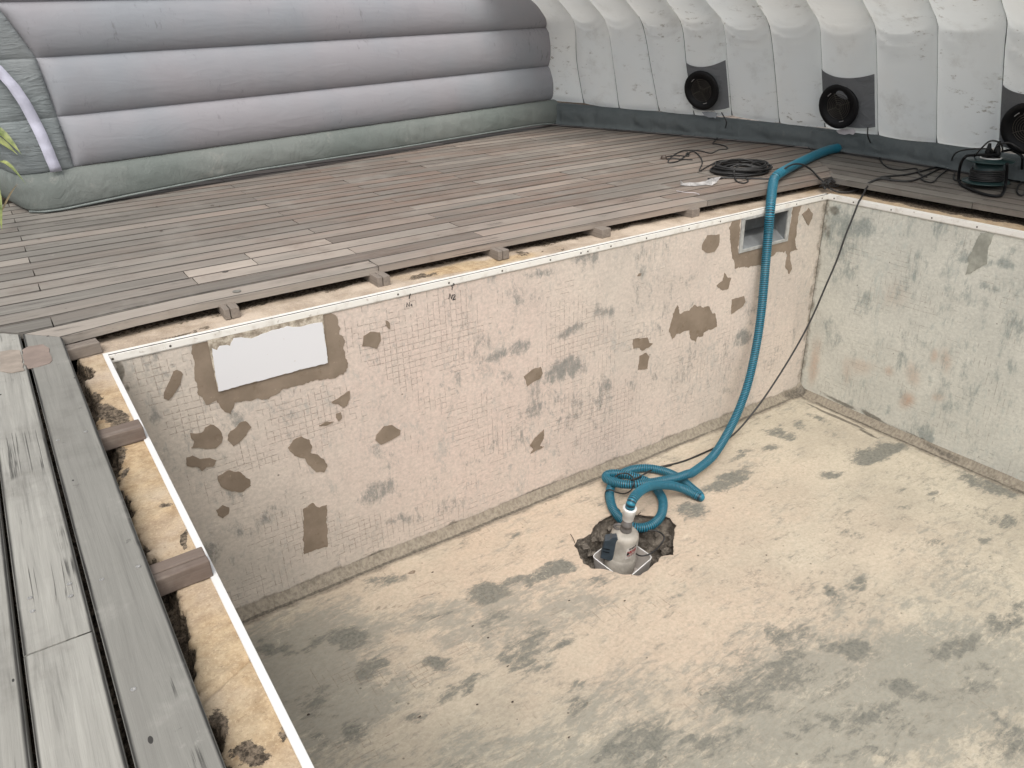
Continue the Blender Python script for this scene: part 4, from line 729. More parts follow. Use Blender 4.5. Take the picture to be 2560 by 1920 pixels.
# ---- joist ends
def block(loc, ax, ln, w, h, label, tint, t2, split=True, rot=0):
    o = root('joist_end', loc, label, 'wood block', 'timber joist ends sticking out from under the deck')
    def half(w0, w1, nm):
        g = G(); n = 6; vs_ = []
        for i in range(n + 1):
            s = -ln + ln * i / n
            for c, z in ((w0, 0), (w1, 0), (w1, h), (w0, h)):
                j = (float(fbm((s + c) * 40 + loc[0] * 9, z * 60, 5)) - .5) * .006
                vs_.append((c + j, s + (j if i == n else 0), z + j * (1 if z else 0)) )
        F = [(0, 1, 2, 3), tuple(n * 4 + k for k in (3, 2, 1, 0))]
        for i in range(n):
            for k in range(4): k2 = (k + 1) % 4; F.append((i * 4 + k, (i + 1) * 4 + k, (i + 1) * 4 + k2, i * 4 + k2))
        g.add(vs_, F, tint=tint, tint2=t2, pale=0)
        m = fixn(mk(nm, g.v, g.f, M_block, None, False, g.a)); bevel(m, .003, 2); m.parent = o
    if split: half(-w / 2, .004, 'timber'); half(.0075, w / 2, 'timber')
    else: half(-w / 2, w / 2, 'timber')
    o.rotation_euler = (0, 0, ax + rot); return o
BL = [[0.4986,0.0958],[1.1839,0.0864],[1.8409,0.0958],[2.4966,0.0933],[3.1786,0.1068]]
# long side: block points towards -y (local +y rotated by pi)
lab = ['split joist end below the left part of the deck, first from the left corner', 'split joist end under the deck just left of the N1 mark', 'joist end under the deck edge right of the N2 mark', 'joist end under the deck nearest above the warm pale part of the wall', 'joist end under the deck, next one left of the blue hose']
for k, (x, y) in enumerate(BL):
    block((x, y, .002), math.pi, .33, .064, .047, lab[k], .35, .25, k < 3, rot=random.uniform(-.06, .06))
for k, (x, y) in enumerate([[3.884,0.1648]]): block((x - .01, y, .002), math.pi, .33, .064, .045, 'joist end half hidden behind the blue hose', .35, .3, False)
block((-.012, .062, .004), -math.pi / 2 + .14, .2, .056, .045, 'old cracked joist end at the left pool corner', .3, .35, True)
LBk = [[-0.0168,-0.757],[-0.0133,-1.5251]]
block((-.006, -0.7496, .003), -math.pi / 2 + .04, .2, .062, .045, 'reddish joist end on the left ledge, the farther of two', .95, .5, False)
block((-.006, -1.516, .003), -math.pi / 2 + .03, .2, .066, .046, 'dark cracked joist end on the left ledge, the nearest to the camera', .8, .45, True)
RB = [[4.5195,-0.6787],[4.5698,0.159]]
block((RB[0][0] - .02, RB[0][1], .0), math.pi / 2, .3, .062, .043, 'dark reddish joist end under the right deck', .95, .7, False)
block((4.40, .13, .002), 3 * math.pi / 4, .3, .06, .043, 'joist end in the right pool corner below the tangled cable', .4, .2, True)

# ================================================================== INFLATABLE TENT
TP0 = Vector([0.029,2.502,0.0]); TD = Vector((.983, .186, 0)).normalized(); TN = Vector((TD.y, -TD.x, 0))
tent = root('inflatable_tent', (2.3, 2.95, DT), 'huge inflatable pool cover with grey ribbed end wall and white ribbed side wall', 'inflatable tent')
ZS = [.105, .312, .612, .942, 1.235, 1.53, 1.82]
def seam_s(z): return float(np.interp(z, [.1, .3, .62, .945, 1.17, 1.24, 1.9], [.24, .235, .215, .185, .085, .03, -.5]))
def corner_s(z): return float(np.interp(z, [.08, .2, .31, .62, .95, 1.3, 1.9], [.0, -.03, -.055, -.105, -.14, -.2, -.8]))
def tentpt(s, z, off, side=0.0):
    """s along the face; s below the corner wraps to the side"""
    c = corner_s(z); r = .07
    if s >= c + r:
        b = TP0 + TD * s; n = TN
    elif s > c + r - r * math.pi / 2:
        a = (c + r - s) / r; ctr = TP0 + TD * (c + r) - TN * r; n = (TN * math.cos(a) - TD * math.sin(a)); b = ctr + n * r
    else:
        d = (c + r - r * math.pi / 2) - s; b = TP0 + TD * c - TN * (r + d); n = -TD
    p = b + n * off; return (p.x, p.y, z)
def bulge(z, zl, amp):
    for a, b in zip(zl[:-1], zl[1:]):
        if a <= z <= b:
            t = (z - (a + b) / 2) / ((b - a) / 2); return amp * max(0, 1 - t * t) ** .6
    return 0
def fine(zl, n): 
    out = []
    for a, b in zip(zl[:-1], zl[1:]): out += list(a + (b - a) * (.5 - .5 * np.cos(np.linspace(0, math.pi, n, endpoint=False))))
    return out + [zl[-1]]
def surf(name, ss, zs, fn, mat):
    vs_ = []; n2 = len(zs)
    for i, s in enumerate(ss):
        for z in zs: vs_.append(fn(s, z))
    F = [(i * n2 + j, (i + 1) * n2 + j, (i + 1) * n2 + j + 1, i * n2 + j + 1) for i in range(len(ss) - 1) for j in range(n2 - 1)]
    return keep(mk(name, vs_, F, mat, None, True), tent)
SE = 4.53
fz = fine(ZS[1:], 14)
def fmain(u, z):
    s0 = seam_s(z); s = s0 + (SE - s0) * u
    e = min(1, (s - s0) / .10, (SE + .03 - s) / .03); e = max(0, e); e = (1 - (1 - e) ** 2) ** .5
    return tentpt(s, z, .058 * e * (bulge(z, ZS[1:], 1.0)) + .003 * math.sin(s * 23 + z * 9) * e)
us = np.r_[np.linspace(0, .04, 12), np.linspace(.045, .97, 70), np.linspace(.975, 1, 8)]
surf('grey_end_panel', us, fz, fmain, M_tentg)
def fcol(u, z):
    s0 = seam_s(z); s1 = -1.3; s = s0 + (s1 - s0) * u
    w = s0 - s; e = min(1, w / .07); e = (1 - (1 - max(0, e)) ** 2) ** .5
    return tentpt(s, z, .03 * e + .018 * e * bulge(z, ZS[1:], 1.0) + (float(fbm(s * 30, z * 14, 4)) - .5) * .012 * e)
uc = np.r_[np.linspace(0, .28, 34), np.linspace(.3, 1, 14)]
surf('corner_column', uc, fz, fcol, M_col)
def lift(s): return float(np.interp(s, [-.3, .1, .5, 1.4, 2.6, 4.2, 4.6], [0, 0, .012, .03, .022, .022, .01]))
def fsk(s, z):
    z0 = DT + .012 + lift(s) * 1.4; zz = z0 + (ZS[1] - z0) * z
    b = max(0, 1 - ((z - .34) / .665) ** 2) ** .5 if z < 1 else 0
    if z > .995: b = .0
    wrk = (float(fbm(s * 13 + z * 3, z * 2.2, 6)) - .5) * .022 * math.sin(math.pi * z) ** .6
    return tentpt(s, zz, .078 * b + .004 + wrk - (.0 if z > .02 else .085))
surf('green_skirt', np.r_[np.linspace(-1.3, -.2, 12), np.linspace(-.18, .4, 40), np.linspace(.42, SE + .05, 150)], .5 - .5 * np.cos(np.linspace(0, math.pi, 17)), fsk, M_skirtg)
# pale piping along the foot of the skirt
tube('skirt_piping', [tentpt(s, DT + .012 + lift(s) * 1.4, .076 + .003 * math.sin(s * 5)) for s in np.linspace(-.02, SE, 90)], .0075, plain('piping', (.20, .225, .215), .6, .2), tent, 6)
# white strap on the corner column
STR = [[0.112,0.312],[0.098,0.4],[0.085,0.5],[0.07,0.6],[0.045,0.7],[0.01,0.8],[-0.045,0.9],[-0.11,1.0],[-0.19,1.1]]
g = G(); vs_ = []
P_ = resample([(a, b) for a, b in STR], .03)
for i, (s, z) in enumerate(P_):
    for w in (-.032, 0, .032): vs_.append(tentpt(s + w, z, .064 + .018 * bulge(z, ZS[1:], 1.0) + .003 * math.sin(i * 1.9)))
g.add(vs_, [(i * 3 + k, (i + 1) * 3 + k, (i + 1) * 3 + k + 1, i * 3 + k + 1) for i in range(len(P_) - 1) for k in range(2)])
st_ = g.obj('white_strap', M_band, tent, True); sm = st_.modifiers.new('t', 'SOLIDIFY'); sm.thickness = .004

# ---- white side wall made of upright ribs
SM = [[4.5149,3.4511,[[-0.0,0.2991],[0.0179,0.5783],[0.0435,0.9792],[0.199,1.1746]]],[4.6461,3.0283,[[0.0,0.292],[0.1008,0.6595],[0.1355,0.9789],[0.3139,1.1665]]],[4.7625,2.6563,[[-0.0,0.264],[0.0922,0.6283],[0.1995,0.978],[0.4016,1.159]]],[4.8857,2.2627,[[0.0,0.2659],[0.1377,0.6157],[0.289,0.9777],[0.496,1.1512]]],[4.9783,1.9308,[[0.0,0.2553],[0.1536,0.6513],[0.2566,0.9625],[0.4575,1.1427]]],[5.0715,1.5934,[[-0.0,0.2696],[0.1249,0.6576],[0.2464,0.9832],[0.476,1.1352]]],[5.1677,1.1801,[[0.0,0.2408],[0.2224,0.7895],[0.3341,0.9833],[0.5187,1.1266]]],[5.2216,0.7983,[[0.0,0.2417],[0.2156,0.7964],[0.3055,0.9809],[0.5039,1.1185]]],[5.235,0.3525,[[0.0,0.2216],[0.2818,0.871],[0.409,1.0132],[0.5615,1.1114]]],[5.204,-0.1038,[[0.0,0.2255],[0.3121,0.8722],[0.3838,0.9849],[0.5662,1.104]]],[5.148,-0.5404,[[0.0,0.2516],[0.3134,0.8396],[0.3783,0.9869],[0.5473,1.0971]]]]
DIN = Vector((-.985, -.17, 0)).normalized()
def extend(pr):
    z = [p[1] for p in pr]; f_ = [p[0] for p in pr]
    return pr + [[f_[-1] + .17, z[-1] + .11], [f_[-1] + .42, z[-1] + .23], [f_[-1] + .8, z[-1] + .36]]
seamc = []
base = [(s[0], s[1]) for s in SM]; profs = [s[2] for s in SM]
for i in range(9):                                        # ribs beyond the right edge of the picture
    k = len(base); base.append((base[-1][0] - .02 if i < 3 else base[-1][0], base[-1][1] - .44)); profs.append([list(p) for p in profs[-1]])
for (bx, by), pr in zip(base, profs):
    e = extend([[p[0], p[1]] for p in pr]); c = cat([(a, b) for a, b in e], 8); c = resample(c, .03)
    T = np.linspace(0, 1, 75); dd = np.linspace(0, 1, len(c)); c = np.stack([np.interp(T, dd, np.array(c)[:, k]) for k in range(2)], 1)
    seamc.append([Vector((bx, by, 0)) + DIN * a + Vector((0, 0, b)) for a, b in c])
def ribpt(i, u, j, off=0.0, amp=.075):
    a = seamc[i][j]; b = seamc[i + 1][j]; p = a.lerp(b, u)
    j2 = min(j + 1, len(seamc[i]) - 1); j1 = max(0, j2 - 1 - (j == len(seamc[i]) - 1) * 0)
    tz = (seamc[i][min(j + 1, 74)] - seamc[i][max(0, j - 1)]).normalized(); al = (b - a).normalized()
    n = al.cross(tz); 
    if n.dot(DIN) < 0 : n = -n
    if n.z > .99: n = DIN
    e = max(0, 1 - (2 * u - 1) ** 2) ** .55
    foot = min(1, j / 3.0 + .25)
    fold = 0
    for jc, sg in ((26, .026), (30, .014)): fold -= sg * math.exp(-((j - (jc - 2.2 + 3.6 * (2 * u - 1) ** 2 + (i * 37 % 5) * .9 + float(fbm(u * 3 + i, i * 3.1, 9)) * 2.2)) / .6) ** 2) * (.35 + (i * 53 % 7) / 6) if sg else 0
    wk = (float(fbm(u * 5 + i * 7, j * .35, 6)) - .5) * .012
    return p + n * ((amp * foot + fold + wk) * e + off)
UU = .5 - .5 * np.cos(np.linspace(0, math.pi, 15))
for i in range(len(seamc) - 1):
    vs_ = [tuple(ribpt(i, u, j)) for u in UU for j in range(75)]
    F = [(a * 75 + j, (a + 1) * 75 + j, (a + 1) * 75 + j + 1, a * 75 + j + 1) for a in range(14) for j in range(74)]
    keep(mk('white_rib', vs_, F, M_tentw, None, True), tent)
M_seam = plain('seam_thread', (.07, .085, .09), .7, .2)
for i, c in enumerate(seamc): tube('seam', [tuple(p + DIN * .004) for p in c[:60]], .0060, M_seam, tent, 5)
# skirt of the side wall
bc = cat([(b[0], b[1]) for b in base], 10)
bc = resample(bc, .025); vs_ = []; TT = .5 - .5 * np.cos(np.linspace(0, math.pi, 15))
for i, (x, y) in enumerate(bc):
    ht = .285 - .055 * min(1, max(0, (3.4 - y) / 2.6)); arc = i * .025
    for t in TT:
        z0 = DT + .016; z = z0 + (ht - z0) * t; b = max(0, 1 - ((t - .45) / .56) ** 2) ** .5 if t < .999 else 0
        wk = (float(fbm(arc * 9 + t * 2.5, t * 1.6, 16)) - .5) * .045 * math.sin(math.pi * min(1, t + .02)) ** .5
        pinch = -.02 * math.exp(-((arc * 1.0 % .41 - .2) / .03) ** 2) * math.sin(math.pi * t)
        p = Vector((x, y, 0)) + DIN * (.075 * b + .006 + wk + pinch + (.04 * (1 - t / .25) ** 2 if .001 < t < .25 else 0) - (.045 if t < .001 else 0)); vs_.append((p.x, p.y, z))
n2 = 15
keep(mk('slate_skirt', vs_, [(i * n2 + j, i * n2 + j + 1, (i + 1) * n2 + j + 1, (i + 1) * n2 + j) for i in range(len(bc) - 1) for j in range(n2 - 1)], M_skirtw, None, True), tent)
pp_ = resample(np.array([(x, y) for x, y in bc]), .05); tube('skirt_piping', [tuple(Vector((x, y, DT + .016)) + DIN * (.046 + .006 * math.sin(k * .9))) for k, (x, y) in enumerate(pp_)], .005, plain('piping_dark', (.12, .13, .13), .6, .2), tent, 6)
# blowers in slate panels on every third rib
def jz(i, z): return min(range(75), key=lambda j: abs((seamc[i][j].z) - z))
def blower(i, zt, zb, zc, uc_, r, label):
    j0, j1 = jz(i, zb), jz(i, zt)
    js = np.linspace(j0, j1, 16); vs_ = []
    us_ = np.linspace(.02, .98, 15)
    def rp(u, jf, off):
        a = int(jf); b = min(a + 1, 74); return ribpt(i, u, a, off).lerp(ribpt(i, u, b, off), jf - a)
    for u in us_:
        for q, jf in enumerate(js):
            dip = -.9 * math.sin(math.pi * u) if q == len(js) - 1 else 0
            vs_.append(tuple(rp(u, jf + dip, .008)))
    pn = keep(mk('blower_panel', vs_, [(a * 16 + j, (a + 1) * 16 + j, (a + 1) * 16 + j + 1, a * 16 + j + 1) for a in range(14) for j in range(15)], M_fanp, None, True), tent)
    # pale hem under the panel
    vs_ = [tuple(rp(u, jf, .012)) for u in us_ for jf in (max(0, j0 - .9), j0 + .1)]
    hm = keep(mk('hem', vs_, [(a * 2, a * 2 + 2, a * 2 + 3, a * 2 + 1) for a in range(14)], M_tentw, None, True), tent)
    jc = jz(i, zc); c = ribpt(i, uc_, jc, .012); n = (ribpt(i, uc_, jc + 1) - ribpt(i, uc_, jc - 1)).cross(ribpt(i, min(.95, uc_ + .1), jc) - ribpt(i, uc_ - .1, jc)).normalized()
    if n.dot(DIN) < 0: n = -n
    n = (n + DIN * .6).normalized()
    prof = [(a, b * .4 + .014) for a, b in [(r * .98, -.03), (r, 0), (r * 1.0, .018), (r * .95, .030), (r * .86, .034), (r * .78, .026), (r * .72, .006), (r * .60, -.012), (r * .58, -.016), (.01, -.017)]]
    v_, f_ = lathe(prof, 40, c, n); bl_ = keep(mk('blower', v_, f_, M_blackp, None, True), tent)
    if label: bl_['label'] = label
    q = n.to_track_quat('Z', 'Y').to_matrix(); g = G()
    for rr_ in np.linspace(r * .12, r * .56, 6):
        V, F = tubegeo([tuple(q @ Vector((rr_ * math.cos(a), rr_ * math.sin(a), .012 + .008 * (1 - rr_ / r))) + c) for a in np.linspace(0, 2 * math.pi, 30, endpoint=False)], .0016, 5, False, True); g.add(V, F)
    for k in range(4):
        a = k * math.pi / 2 + .4; V, F = tubegeo([tuple(q @ Vector((r * .1 * math.cos(a), r * .1 * math.sin(a), .018)) + c), tuple(q @ Vector((r * .62 * math.cos(a), r * .62 * math.sin(a), .012)) + c)], .0018, 5); g.add(V, F)
    gg = g.obj('grille', plain('grille_wire', (.11, .10, .085), .45, .3, 30, .5, .4)); gg.parent = bl_; gg.matrix_parent_inverse = Matrix.Identity(4)
    g = G()
    for k in range(5):                                    # fan blades behind the grille
        a = k * 2 * math.pi / 5; vv = []
        for rr_ in (r * .14, r * .54):
            for da, dz in ((-.28, .008), (.28, .002)): vv.append(tuple(q @ Vector((rr_ * math.cos(a + da), rr_ * math.sin(a + da), dz)) + c))
        g.add(vv, [(0, 1, 3, 2)])
    v_, f_ = lathe([(r * .17, -.01), (r * .17, .008), (r * .1, .011)], 18, c, n); g.add(v_, f_)
    fb = g.obj('fan_blades', plain('fan_blade', (.018, .017, .015), .4, .2)); fb.parent = bl_; fb.matrix_parent_inverse = Matrix.Identity(4)
    for a in (2.3, 5.0):
        g = G()                                  # clip: pale raised bar standing in for a light glint on the ring
        V, F = tubegeo([tuple(q @ Vector((r * .68 * math.cos(a + t), r * .68 * math.sin(a + t), .020)) + c) for t in np.linspace(-.16, .16, 6)], .0028, 6); g.add(V, F)
        cl = g.obj('clip', plain('pale_glint', (.35, .34, .33), .4, .2)); cl.parent = bl_; cl.matrix_parent_inverse = Matrix.Identity(4)
    return c, n
bl1 = blower(4, .68, .325, .492, .43, .158, None)
bl2 = blower(7, .675, .305, .465, .44, .158, None)
bl3 = blower(10, .66, .29, .46, .50, .158, None)
# white plastic sheet scraps hanging under the blowers
def scrap(name, pts, mat, label, catg, par=None, thick=.0015):
    g = G(); n = len(pts) // 2
    g.add(pts, [(i, i + 1, n + i + 1, n + i) for i in range(n - 1)])
    o = g.obj(name, mat, None, False); sm = o.modifiers.new('t', 'SOLIDIFY'); sm.thickness = thick; sm.offset = 0
    if par: keep(o, par)
    else: tagit(o, label, catg)
    return o
def ps(q, d, z=0): return q
SCP = [[5.1261,0.6361,0.2403],[5.1293,0.5858,0.2566],[5.1288,0.531,0.2583],[5.1284,0.4927,0.2713],[5.1283,0.4757,0.2526],[5.1292,0.6068,0.2198],[5.1291,0.5602,0.2171],[5.1287,0.5211,0.2289],[5.1285,0.4886,0.2247],[5.1283,0.4744,0.2452]]
scrap('paper_scrap', SCP, M_paper, 'torn white paper scrap hanging below the middle blower', 'paper')
SCP = [[4.9102,1.784,0.2928],[4.9244,1.7311,0.3002],[4.94,1.6734,0.2994],[4.9466,1.6489,0.2924],[4.9174,1.7572,0.2642],[4.9282,1.7174,0.2538],[4.9398,1.6743,0.2566],[4.9452,1.6545,0.2493]]
scrap('cable_flap', SCP, plain('grey_flap', (.30, .32, .34), .6, .1), '', '', tent)

# ================================================================== HOSE
HP = [[2.0769,-0.6461,-1.1658],[2.076,-0.6534,-1.1308],[2.1231,-0.6259,-1.1258],[2.2157,-0.566,-1.1608],[2.3331,-0.5035,-1.2108],[2.4315,-0.4792,-1.2508],[2.5227,-0.473,-1.2908],[2.5995,-0.4841,-1.3308],[2.6474,-0.5177,-1.3608],[2.6642,-0.559,-1.3708],[2.6695,-0.5737,-1.3728],[2.6852,-0.5455,-1.3728],[2.6936,-0.4943,-1.3728],[2.7091,-0.4055,-1.3728],[2.7103,-0.3214,-1.3728],[2.6887,-0.2436,-1.3728],[2.6416,-0.1755,-1.3728],[2.5664,-0.1377,-1.3708],[2.4749,-0.1438,-1.3608],[2.3804,-0.1804,-1.3508],[2.3135,-0.2199,-1.3608],[2.2602,-0.2777,-1.3708],[2.2046,-0.3666,-1.3728],[2.1834,-0.4538,-1.3808],[2.181,-0.5391,-1.3808],[2.2295,-0.58,-1.3908],[2.2964,-0.5928,-1.3888],[2.372,-0.5714,-1.3788],[2.4423,-0.5153,-1.3728],[2.4909,-0.4546,-1.3708],[2.5153,-0.3906,-1.3658],[2.5147,-0.3367,-1.3508],[2.4811,-0.2794,-1.3308],[2.4281,-0.228,-1.3158],[2.3906,-0.167,-1.3208],[2.3562,-0.1385,-1.3308],[2.3243,-0.1663,-1.3308],[2.3214,-0.2249,-1.3208],[2.3347,-0.3038,-1.3008],[2.3805,-0.3591,-1.2908],[2.46,-0.3779,-1.3008],[2.5331,-0.4038,-1.3008],[2.6271,-0.4172,-1.3108],[2.7051,-0.4257,-1.3108]]
TOPP = [3.8869,0.1627,0.115]; 
HP2 = [[2.7838,-0.41,-1.3269],[3.0044,-0.345,-1.3334],[3.199,-0.275,-1.2702],[3.358,-0.215,-1.1674],[3.4778,-0.165,-1.0276],[3.5681,-0.12,-0.812],[3.6189,-0.085,-0.5863],[3.6333,-0.065,-0.3543],[3.6426,-0.05,-0.1565],[3.6466,-0.04,0.0096]]
HP3 = [[3.866,0.1369,0.105],[3.9289,0.1691,0.132],[4.0836,0.247,0.128],[4.3189,0.3583,0.118],[4.5791,0.4655,0.112],[4.8446,0.5606,0.11],[5.0554,0.617,0.11],[5.1607,0.62,0.112],[5.2738,0.6454,0.11]]
hp = cat(HP + HP2 + HP3, 10); hp = resample(hp, .0021)
dacc = np.arange(len(hp)) * .0021; ph = dacc / .0118 * 2 * math.pi; Ltot = dacc[-1]
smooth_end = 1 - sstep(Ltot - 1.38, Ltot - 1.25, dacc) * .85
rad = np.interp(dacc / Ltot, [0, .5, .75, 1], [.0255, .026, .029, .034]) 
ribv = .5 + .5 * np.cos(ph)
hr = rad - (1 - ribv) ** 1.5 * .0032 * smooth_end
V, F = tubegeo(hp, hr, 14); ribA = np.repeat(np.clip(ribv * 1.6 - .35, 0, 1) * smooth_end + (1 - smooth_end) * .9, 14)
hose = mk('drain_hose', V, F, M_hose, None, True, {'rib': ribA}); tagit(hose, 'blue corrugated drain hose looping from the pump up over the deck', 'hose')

# ================================================================== PUMP and TUB
PB = Vector([2.0629,-0.5958,-1.5708]); PT = Vector([2.0769,-0.6461,-1.1658]); 
ax_ = (PT - PB); ax_.x = ax_.x * .55; ax_.y *= .55
axn = (PT - PB).normalized()
PSC = 1.16
pump = root('drain_pump', PB, 'beige submersible pump with dark side box standing in the white tub', 'pump')
v_, f_ = lathe([(a * PSC, b) for a, b in [(.060, 0), (.068, .004), (.0705, .02), (.0705, .095), (.066, .103), (.064, .108), (.064, .225), (.060, .245), (.048, .258), (.026, .262)]], 40, PB, axn)
keep(mk('pump_body', v_, f_, M_cyl, None, True), pump)
q = axn.to_track_quat('Z', 'Y').to_matrix()
view = (Vector(CP) - PB); view.z = 0; view.normalize(); rightv = Vector((0, 0, 1)).cross(view).normalized()
def pl(a, b, h): return tuple(PB + rightv * a * PSC + view * b * PSC + axn * h)
v_, f_ = lathe([(.027, .255), (.030, .262), (.030, .275), (.0265, .279), (.0265, .295), (.029, .297), (.029, .305), (.0265, .307), (.025, .345)], 28, PB, axn); keep(mk('outlet_pipe', v_, f_, M_pipe, None, True), pump)
hh = (PT - PB).length
v_, f_ = lathe([(.026, hh - .075), (.029, hh - .07), (.029, hh - .045), (.033, hh - .042), (.034, hh - .01), (.036, hh - .004), (.036, hh + .004), (.028, hh + .005)], 30, PB, axn); keep(mk('white_coupling', v_, f_, M_white, None, True), pump)
# dark control box on the left of the body
g = G()
outl = [(-.093, .105), (-.035, .085), (-.030, .20), (-.004, .212), (.004, .228), (-.004, .243), (-.030, .245), (-.035, .262), (-.05, .255), (-.062, .235), (-.088, .225)]
outl = [(-.094, .110), (-.040, .090), (-.032, .175), (-.012, .195), (-.002, .212), (-.006, .232), (-.028, .240), (-.040, .262), (-.058, .250), (-.066, .238), (-.088, .230)]
g.add(*slab2d(outl, lambda u, v, t: pl(u, t, v), .005, .052))
keep(bevel(fixn(g.obj('control_box', M_box)), .004, 3), pump)
g = G()
for k, (h0, h1) in enumerate([(.175, .181), (.155, .161)]): g.add([pl(-.088, .0535, h0), pl(-.058, .0535, h0 - .006), pl(-.058, .0535, h1 - .006), pl(-.088, .0535, h1)], [(0, 1, 2, 3)])
keep(g.obj('box_slot', M_blackp), pump)
v_, f_ = tubegeo(cat([pl(-.03, .0, .262), pl(-.055, .0, .285), pl(-.035, .0, .30), pl(-.005, .0, .292), pl(.02, .0, .29)], 6), .007, 8); keep(mk('lift_handle', v_, f_, M_pipe, None, True), pump)
# sticker with dark and red lettering-like marks, wrapped on the body
g = G(); gk = G(); gr_ = G()
def onb(a, h, r=.0648): return tuple(PB + (rightv * math.sin(a) + view * math.cos(a)) * r * PSC + axn * h)
def bar(G_, a0, a1, h0, h1, r):
    n = 5; vv = [onb(a0 + (a1 - a0) * i / n, h + (a0 + (a1 - a0) * i / n) * .02, r) for i in range(n + 1) for h in (h0, h1)]
    G_.add(vv, [(i * 2, i * 2 + 2, i * 2 + 3, i * 2 + 1) for i in range(n)])
bar(g, .22, 1.15, .118, .192, .0646)
for k in range(4): bar(gk, .40 + k * .15, .50 + k * .15 + .02 * (k % 2), .176, .188, .0652)
for k in range(5): bar(gr_, .30 + k * .15, .40 + k * .15 + .02 * (k % 2), .145 + .003 * (k % 2), .168, .0652)
bar(gk, .28, .44, .142, .160, .0653); bar(gr_, .35, 1.0, .134, .139, .0652)
for k in range(6): bar(gk, .42 + k * .1, .48 + k * .1, .126, .130, .0652)
stk = keep(g.obj('sticker', plain('sticker', (.58, .54, .50), .5, .1)), pump)
a_ = keep(gk.obj('sticker_print', M_ink), pump); b_ = keep(gr_.obj('sticker_print', M_redink), pump); a_['label'] = 'dark printed lettering on the pump sticker'; b_['label'] = 'red printed lettering on the pump sticker'
# square tub
TL = Vector([1.9124,-0.5544,-1.4558]); TR = Vector([2.1631,-0.7415,-1.4558])
mid = (TL + TR) / 2; hx = (TR - TL) / 2; hy = Vector((-hx.y, hx.x, 0)) * 1.22
tub = root('square_tub', (mid.x, mid.y, -DP - .185), 'white square plastic tub sunk into the rubble pit under the pump', 'tub')
def rsq(s, z, n=5, rc=.22):
    pts = []; cs = [hx, hy, -hx, -hy]
    for i in range(4):
        c = cs[i]; a = cs[i - 1]; b = cs[(i + 1) % 4]
        p0 = c.lerp(a, rc * .5); p1 = c; p2 = c.lerp(b, rc * .5)
        for k in range(n + 1):
            t = k / n; p = p0 * (1 - t) ** 2 + p1 * 2 * t * (1 - t) + p2 * t * t; pts.append((mid.x + p.x * s, mid.y + p.y * s, z))
    return pts
rg = [(1.0, -DP - .055), (.88, -DP - .18), (.02, -DP - .18)]; vs_ = []
rg = [(.90, -DP - .185), (1.02, -DP - .055), (1.02, -DP - .051), (.985, -DP - .051), (.985, -DP - .056), (.87, -DP - .178), (.05, -DP - .178)]
for s, z in rg: vs_ += rsq(s, z)
nn = 24; F = [(i * nn + k, i * nn + (k + 1) % nn, (i + 1) * nn + (k + 1) % nn, (i + 1) * nn + k) for i in range(len(rg) - 1) for k in range(nn)] + [tuple(range(nn))[::-1], tuple((len(rg) - 1) * nn + k for k in range(nn))]
keep(mk('tub_shell', vs_, F, M_tub), tub)
keep(mk('rim', *(lambda a: (a[0], a[1]))(tubegeo(rsq(1.004, -DP - .0515), .0032, 6, False, True)), M_white, None, True), tub)

# ================================================================== CABLES
def cable(name, pts, r, label, catg='cable', group=None, seg=7, mat=None):
    o = tube(name, cat(pts, 8), r, mat or M_black, None, seg); tagit(o, label, catg, group); return o
# pump power cable: up the pool, over the rim, across the right deck
CB = [[2.1098,-0.6465,-1.4508],[2.1126,-0.7001,-1.4458],[2.1489,-0.7226,-1.4408],[2.1965,-0.7256,-1.4308],[2.2566,-0.7087,-1.4208],[2.2797,-0.6998,-1.4008],[2.2896,-0.6579,-1.4008],[2.2709,-0.6281,-1.3958],[2.2453,-0.6065,-1.4008],[2.231,-0.5665,-1.4308],[2.1847,-0.4998,-1.4208],[2.1944,-0.3957,-1.4008],[2.2124,-0.3185,-1.3908],[2.2494,-0.2517,-1.3808],[2.2585,-0.2451,-1.3508],[2.2587,-0.2838,-1.3208],[2.2688,-0.3193,-1.3208],[2.3474,-0.3007,-1.3708],[2.3265,-0.3753,-1.3008],[2.3313,-0.3935,-1.2508],[2.3576,-0.3515,-1.2408],[2.393,-0.2661,-1.2708],[2.3668,-0.2336,-1.2808],[2.327,-0.2406,-1.2808]]
cable('pump_cable', CB[:11], .0042, 'black cable looping round the dark rubble beside the pump')
cable('pump_cable', [CB[10]] + CB[11:], .0042, 'black cable looped over the coiled blue hose')
CB2 = [[2.3561,-0.3467,-1.2608],[2.4617,-0.2993,-1.3008],[2.6373,-0.2041,-1.3708],[2.7289,-0.1785,-1.3948],[2.8014,-0.2051,-1.3948],[2.7318,-0.1822,-1.3948],[2.8945,-0.2152,-1.3948],[3.0738,-0.2209,-1.3908],[3.1981,-0.2226,-1.3808]]
CB3 = [[3.3355,-0.2254,-1.334],[3.4539,-0.2278,-1.2535],[3.5842,-0.2304,-1.1367],[3.7384,-0.2336,-0.9621],[3.8603,-0.236,-0.7986],[3.9366,-0.2376,-0.6687],[4.013,-0.2391,-0.5042],[4.0822,-0.2405,-0.3525],[4.1323,-0.2416,-0.1998],[4.1752,-0.2424,-0.0936],[4.2096,-0.2431,-0.0039]]
CB4 = [[4.2357,-0.2356,0.012],[4.3165,-0.1982,0.03],[4.3627,-0.1815,0.055],[4.4232,-0.1709,0.08],[4.524,-0.1613,0.085],[4.562,-0.2468,0.083],[4.623,-0.3084,0.083],[4.8044,-0.2816,0.083],[5.1221,-0.2068,0.083],[5.2774,-0.2192,0.083],[5.2378,-0.2992,0.085]]
cable('power_cable', CB2 + CB3 + CB4, .0058, 'long black cable hanging down the pool corner from deck to pump')
